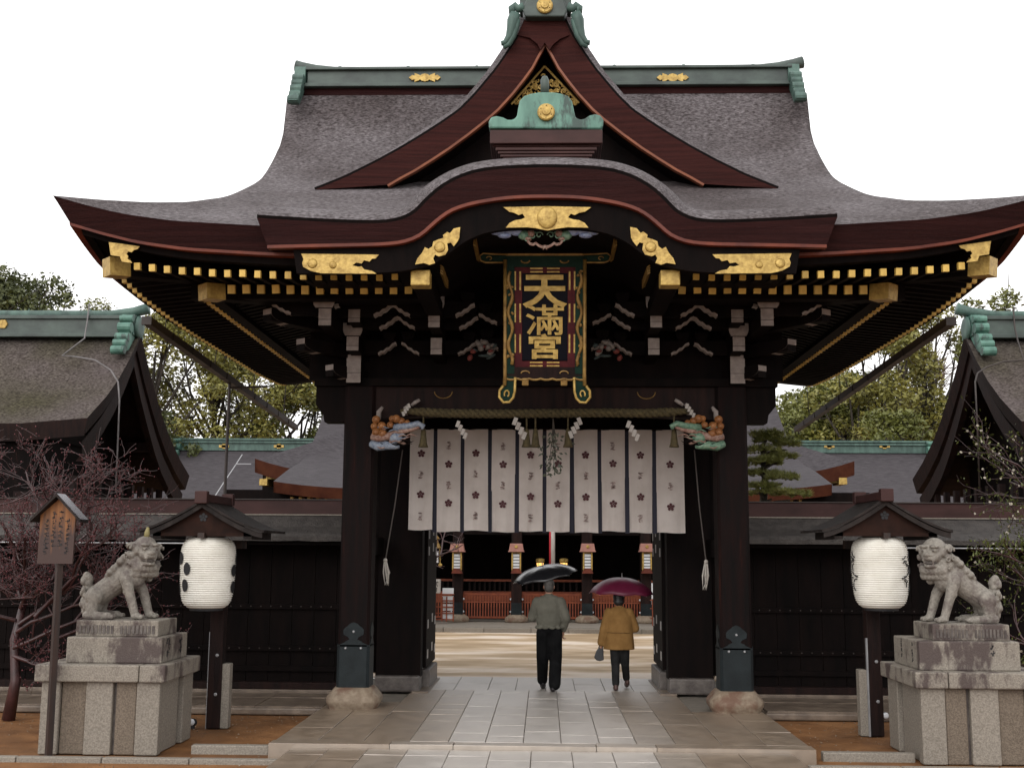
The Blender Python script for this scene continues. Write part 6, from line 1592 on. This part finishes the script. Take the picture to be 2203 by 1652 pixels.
def tree(name, lab, x, Y, ytop, Rw, m, seed, n=620, size=.21, zlow=.42, nc=22, tr=.28, bare=False, grp=None):
    rg = random.Random(seed); X = P(x, 800, Y).x; H_ = P(x, ytop, Y).z
    t = thing(name, (X, Y, -.05), lab, 'tree', grp)
    zl = H_*zlow; cl_ = []; nc = int(nc*1.4)
    for k in range(nc):
        f = rg.random(); z = zl+(H_-zl)*f; rr = Rw*math.sin(PI*(.18+.78*f))**.7
        a = rg.uniform(0, 2*PI); q = rr*math.sqrt(rg.uniform(.1, 1))
        R = rg.uniform(.55, 1.05)*Rw*.30
        cl_.append(((X+q*math.cos(a), Y+q*math.sin(a)*.8, min(z, H_-R*.7)), R))
    mb = MB(); lean = rg.uniform(-.4, .4)
    spine = [Vector((X+lean*math.sin(f*2.2)*1.2, Y, -.1+H_*.86*f)) for f in np.linspace(0, 1, 8)]
    mb.tube(spine, [tr*(1-.85*f) for f in np.linspace(0, 1, 8)], 8)
    for (c, R) in cl_:
        c = Vector(c); f = min(.9, max(.22, (c.z/H_)*.75)); b = spine[0].lerp(spine[-1], f); b.x += lean*math.sin(f*2.2)*1.2*.8
        md = b.lerp(c, .55)+Vector((rg.uniform(-.3, .3), rg.uniform(-.3, .3), -.25))
        mb.tube([b, md, c], [tr*.42*(1-f*.6), tr*.22, .03], 6)
        for _ in range(3 if not bare else 14):
            e = c+Vector((rg.gauss(0, 1), rg.gauss(0, 1), rg.gauss(.3, .8)))*R*.8
            mm_ = md.lerp(c, rg.uniform(.3, 1)); mb.tube([mm_, mm_.lerp(e, .5)+Vector((rg.uniform(-.1, .1), 0, rg.uniform(-.1, .15))), e], [.03, .02, .008], 4)
    mb.build('trunk', MT['bark'] if not bare else MT['twigbrown'], t, smooth=True, recalc=False)
    if not bare:
        V_, F_ = leafmesh(cl_, n, size, seed)
        inst('crown', fastmesh('crown', V_, F_, MT[m]), Matrix.Identity(4), t)
    return t
G = 'trees behind the shrine'
tree('broadleaf_tree', 'olive evergreen rising beside the ridge end of the hall behind the horned lion', 345, 50, 668, 3.4, 'leaf3', 1, nc=24, grp=G)
tree('broadleaf_tree', 'tall yellow-olive evergreen behind the thin drop pipe', 470, 54, 655, 4.4, 'leaf3', 2, nc=30, n=525, grp=G)
tree('broadleaf_tree', 'olive thin-trunked evergreen above the far copper ridge, horned lion side', 570, 56, 760, 3.6, 'leaf', 3, nc=20, n=490, zlow=.5, grp=G)
tree('broadleaf_tree', 'loose dark evergreen close to the gate eave over the far copper ridge', 660, 58, 830, 3.4, 'leaf2', 4, nc=18, n=455, zlow=.45, grp=G)
tree('broadleaf_tree', 'dark bushy tree against the curved verge of the hall behind the horned lion', 335, 44, 880, 2.0, 'leaf2', 5, nc=16, n=700, zlow=.3, grp=G)
tree('broadleaf_tree', 'big dense dark tree beyond the roof of the hall behind the horned lion', 10, 48, 588, 4.6, 'leaf2', 6, nc=40, n=665, zlow=.4, grp=G)
tree('broadleaf_tree', 'low round treetop beside the big dense tree over the horned-lion hall ridge', 95, 52, 628, 2.6, 'leaf', 7, nc=18, n=735, grp=G)
tree('broadleaf_tree', 'distant olive treetop peeping over the ridge end of the horned-lion hall', 225, 62, 642, 3.0, 'leaf', 8, nc=18, n=560, grp=G)
tree('broadleaf_tree', 'olive evergreen behind the trained pine next to the gate column', 1715, 56, 868, 3.0, 'leaf', 11, nc=20, n=665, zlow=.4, grp=G)
tree('broadleaf_tree', 'mid green evergreen above the far copper ridge, hornless lion side', 1800, 55, 806, 3.8, 'leaf', 12, nc=30, n=700, zlow=.4, grp=G)
tree('broadleaf_tree', 'dark brownish evergreen behind the mid green one, hornless lion side', 1770, 62, 830, 3.6, 'leaf2', 18, nc=24, n=525, zlow=.4, grp=G)
tree('broadleaf_tree', 'yellow-olive evergreen below the ridge of the hall behind the hornless lion', 1900, 52, 700, 3.6, 'leaf3', 13, nc=22, n=455, zlow=.42, grp=G)
tree('broadleaf_tree', 'tall yellow-green evergreen meeting the gutter near the hornless-lion hall', 2010, 54, 655, 3.4, 'leaf3', 14, nc=22, n=490, zlow=.5, grp=G)
tree('bare_tree', 'leafless brown tree among the evergreens by the hornless-lion hall', 1970, 60, 740, 3.2, 'leaf', 15, nc=30, bare=True, zlow=.3, grp=G)
tree('broadleaf_tree', 'round olive treetop above the ridge of the hornless-lion hall', 2150, 52, 632, 2.6, 'leaf', 16, nc=16, n=735, grp=G)
tree('broadleaf_tree', 'olive shrubby tree behind the curved verge of the hornless-lion hall', 1905, 47, 880, 2.4, 'leaf', 17, nc=18, n=735, zlow=.3, grp=G)
# a farther belt of wood closing the view low down
rn = np.random.default_rng(77); cen = [((P(q, 900, 75).x+rn.uniform(-1, 1), 75+rn.uniform(-3, 3), rn.uniform(2, 8.5)), rn.uniform(1.3, 2.4)) for q in list(range(260, 760, 22))+list(range(1600, 2100, 22))]
V_, F_ = leafmesh(cen, 70, .5, 78); wd_ = inst('distant_wood', fastmesh('distant_wood', V_, F_, MT['leaf']), Matrix.Identity(4)); stuff(wd_); tag(wd_, 'distant olive wood closing the view behind the far roofs', 'wood')
# pine beside the right column
px_ = P(1640, 1000, 21.0)
pine = thing('pine_tree', (px_.x-.05, 21.0, -.05), 'trained pine with flat green needle pads behind the wall beside the gate column', 'pine')
pads = [((1662, 950), .34), ((1640, 972), .40), ((1692, 958), .24), ((1650, 994), .32), ((1684, 985), .26), ((1640, 1022), .38), ((1684, 1030), .32), ((1660, 1064), .50), ((1700, 1066), .36), ((1632, 1050), .40), ((1650, 938), .3), ((1636, 1000), .4)]
mb = MB().tube([(px_.x-.05, 21, -.1), (px_.x+.06, 21, 1.4), (px_.x-.06, 21, 2.4), (px_.x+.04, 21, 3.3), (px_.x, 21, 4.0)], [.13, .11, .09, .06, .03], 8)
nd = []; nf = []; rn = np.random.default_rng(5)
for (q, R) in pads:
    c = P(q[0], q[1], 20.9+rn.uniform(-.3, .3)); z = c.z-.05
    mb.tube([(px_.x, 21, z-.15), ((px_.x+c.x)/2, (21+c.y)/2, z-.06), (c.x, c.y, z-.03)], [.045, .03, .012], 6)
    for _ in range(95):
        a = rn.uniform(0, 2*PI); rr = R*math.sqrt(rn.random()); o = np.array([c.x+rr*math.cos(a), c.y+rr*math.sin(a), c.z+.12*R*(1-(rr/R)**2)+rn.uniform(-.03, .04)])
        for _ in range(16):
            d = rn.normal(size=3); d[2] = abs(d[2])*1.1+.15; d /= np.linalg.norm(d); s_ = np.cross(d, rn.normal(size=3)); s_ /= np.linalg.norm(s_)
            L = rn.uniform(.07, .13); b0 = len(nd)*3; nd.append(np.array([o-s_*.007, o+s_*.007, o+d*L])); nf.append([b0, b0+1, b0+2])
mb.build('trunk', MT['bark'], pine, smooth=True)
inst('needles', fastmesh('needles', np.concatenate(nd), np.array(nf), MT['needle']), Matrix.Identity(4), pine)
# bare red plum at the left, blossoming plum at the right
def plum(base, lims, seed, bounds, twig=.9, lv=4, bias=Vector((0, 0, 0)), spread=1.0):
    rg = random.Random(seed); mb = MB(); tips = []
    def grow(p, d, L, r, lev):
        n = 4; pts = [p]; dd = d.copy()
        for i in range(n):
            dd = (dd+Vector((rg.gauss(0, .22), rg.gauss(0, .22), rg.gauss(.02, .2)))+bias*.1).normalized(); pts.append(pts[-1]+dd*L/n)
        mb.tube(pts, [r*(1-.45*i/n) for i in range(n+1)], 6 if r > .015 else 4, cap=False)
        if r < .014:
            for q in pts[1:]: tips.append((q, dd))
        if lev <= 0: return
        for k in range(rg.choice((3, 4, 4)) if lev > 1 else rg.choice((3, 4, 5))):
            i = rg.randint(1, n); nd_ = (dd+Vector((rg.gauss(0, .8), rg.gauss(0, .6), rg.gauss(.18, .6)))*spread).normalized()
            grow(pts[i], nd_, L*rg.uniform(.5, .82), max(.0045, r*rg.uniform(.42, .62)), lev-1)
    for (p, d, L, r) in lims: grow(Vector(p), Vector(d).normalized(), L, r, lv)
    return mb, tips
pbse = PZ(18, 1548, -.16)
pt = thing('plum_tree', pbse, 'bare reddish plum tree with dense wet twigs beside the notice board', 'plum tree')
tb = [pbse, pbse+Vector((.06, 0, .5)), pbse+Vector((-.02, .05, 1.0)), pbse+Vector((.08, .05, 1.5))]
b0 = pbse
lims = [(b0+Vector((0, 0, .9)), (.8, -.1, .25), 1.1, .030), (b0+Vector((.05, 0, 1.2)), (.7, .3, .5), 1.2, .030), (b0+Vector((.05, 0, 1.5)), (.45, .1, .9), 1.35, .033), (b0+Vector((.06, 0, 1.5)), (-.3, .1, 1), 1.3, .033), (b0+Vector((.0, 0, 1.25)), (-.8, .0, .5), 1.1, .030), (b0+Vector((.03, 0, 1.1)), (.5, -.4, .55), 1.1, .027), (b0+Vector((.06, 0, 1.4)), (.75, -.1, .7), 1.25, .030), (b0+Vector((0, 0, .8)), (.6, -.2, -.05), .9, .03)]
lims += [(b0+Vector((.3, -.1, 1.3)), (.9, -.2, .6), 1.0, .03), (b0+Vector((.2, 0, 1.9)), (.6, 0, .8), 1.2, .025), (b0+Vector((.1, 0, 2.1)), (-.1, .1, 1), 1.2, .025), (b0+Vector((.5, 0, 1.0)), (.7, .1, .3), .9, .025), (b0+Vector((-.2, 0, 1.9)), (-.4, 0, .9), 1.1, .03)]
mb, tips = plum(b0, lims, 12, None, lv=4)
mb.tube(tb, [.085, .065, .055, .045], 10)
mb.build('branches', MT['plumtwig'], pt, smooth=True, recalc=False)
rg = random.Random(9); bd = MB()
for (q, d) in tips:
    if rg.random() < .55:
        c = q+Vector((rg.gauss(0, .012), rg.gauss(0, .012), rg.gauss(0, .012))); r_ = rg.uniform(.006, .011)
        bd.add([c+Vector((r_, 0, 0)), c+Vector((-r_, 0, 0)), c+Vector((0, r_, 0)), c+Vector((0, -r_, 0)), c+Vector((0, 0, r_*1.4)), c-Vector((0, 0, r_*1.2))], [(0, 2, 4), (2, 1, 4), (1, 3, 4), (3, 0, 4), (2, 0, 5), (1, 2, 5), (3, 1, 5), (0, 3, 5)])
stuff(bd.build('buds', MT['plumbud'], pt, recalc=False))
rb0 = Vector((7.05, 15.0, -.16))
pr = thing('blossoming_plum_tree', rb0, 'plum tree with white blossom and small leaves reaching in behind the hornless lion', 'plum tree')
lims = [(rb0+Vector((-.1, 0, z)), (-1, rg.uniform(-.2, .2), e), L, .03) for z, e, L in ((.95, .15, .75), (1.35, .2, .85), (1.75, .25, .8), (2.75, .2, .95))]
mb, tips = plum(rb0, lims, 31, None, lv=3, spread=.6)
mb.tube([rb0, rb0+Vector((-.05, 0, 1.2)), rb0+Vector((0, 0, 2.2)), rb0+Vector((-.05, 0, 3.2))], [.10, .085, .07, .05], 10)
mb.build('branches', MT['plumtwig'], pr, smooth=True, recalc=False)
lf = MB(); fl = MB()
for (q, d) in tips:
    for _ in range(4 if q.z < 2.3 else 2):
        c = q+Vector((rg.gauss(0, .045), rg.gauss(0, .035), rg.gauss(0, .035)))
        dd = Vector((rg.gauss(0, 1), rg.gauss(0, 1), rg.gauss(0, 1))).normalized(); s_ = dd.cross(Vector((rg.random(), rg.random(), 1))).normalized()
        if rg.random() < .8: L = rg.uniform(.035, .075); lf.add([c, c+dd*L*.5+s_*.011, c+dd*L, c+dd*L*.5-s_*.011], [(0, 1, 2, 3)])
    if rg.random() < .11:
        c = q+Vector((rg.gauss(0, .02), rg.gauss(0, .02), rg.gauss(0, .02))); n_ = Vector((rg.gauss(0, .6), -1, rg.gauss(.2, .5))).normalized(); t1 = n_.cross(Vector((0, 0, 1))).normalized(); t2 = n_.cross(t1)
        for k in range(5):
            a = k*2*PI/5; u = t1*math.cos(a)+t2*math.sin(a); v = t1*-math.sin(a)+t2*math.cos(a); R = rg.uniform(.014, .02)
            fl.add([c, c+u*R*.7+v*R*.5-n_*.003, c+u*R*1.15+n_*.004, c+u*R*.7-v*R*.5-n_*.003], [(0, 1, 2, 3)])
stuff(lf.build('leaves', MT['bushleaf'], pr, recalc=False)); stuff(fl.build('blossom', MT['blossom'], pr, recalc=False))
# bare plum twigs by the inner hall
cp_ = Vector((P(945, 1200, 29.6).x-.9, 29.6, -.03))
c2 = thing('courtyard_plum', cp_, 'bare plum tree in the courtyard in front of the inner hall', 'plum tree')
mb, tips = plum(cp_, [(cp_+Vector((0, 0, 1.3)), (.8, 0, .5), 1.2, .04), (cp_+Vector((0, 0, 1.5)), (.5, .1, .9), 1.3, .045), (cp_+Vector((0, 0, 1.2)), (-.6, 0, .8), 1.2, .045)], 41, None, lv=3)
mb.tube([cp_, cp_+Vector((.1, 0, .8)), cp_+Vector((0, 0, 1.6))], [.12, .1, .07], 8); mb.build('branches', MT['plumtwig'], c2, smooth=True, recalc=False)

# scattered grit and fallen bits on the soil beside the path
rn = np.random.default_rng(3); gv = []; gf = []
for _ in range(1500):
    sd_ = rn.choice((-1, 1)); x = sd_*rn.uniform(2.75, 7.5); y = rn.uniform(10.6, 15.5); r = rn.uniform(.004, .014)
    if abs(x) > 3.4 and 12.3 < y < 13.7: continue
    o = np.array([x, y, -.17+r*.3]); q = np.array([[1, 0, 0], [-1, 0, 0], [0, 1, 0], [0, -1, 0], [0, 0, .7], [0, 0, -.7]])*r*rn.uniform(.6, 1.3, (6, 1))
    b0 = len(gv)*6; gv.append(o+q); gf += [[b0+a, b0+b, b0+c] for a, b, c in ((0, 2, 4), (2, 1, 4), (1, 3, 4), (3, 0, 4), (2, 0, 5), (1, 2, 5), (3, 1, 5), (0, 3, 5))]
gr = stuff(inst('grit', fastmesh('grit', np.concatenate(gv), np.array(gf), mat('mixed_grit', (.10, .06, .035), (.30, .24, .18), 3, .6)), Matrix.Identity(4)))
tag(gr, 'loose grit and small stones strewn over the brown soil', 'grit')
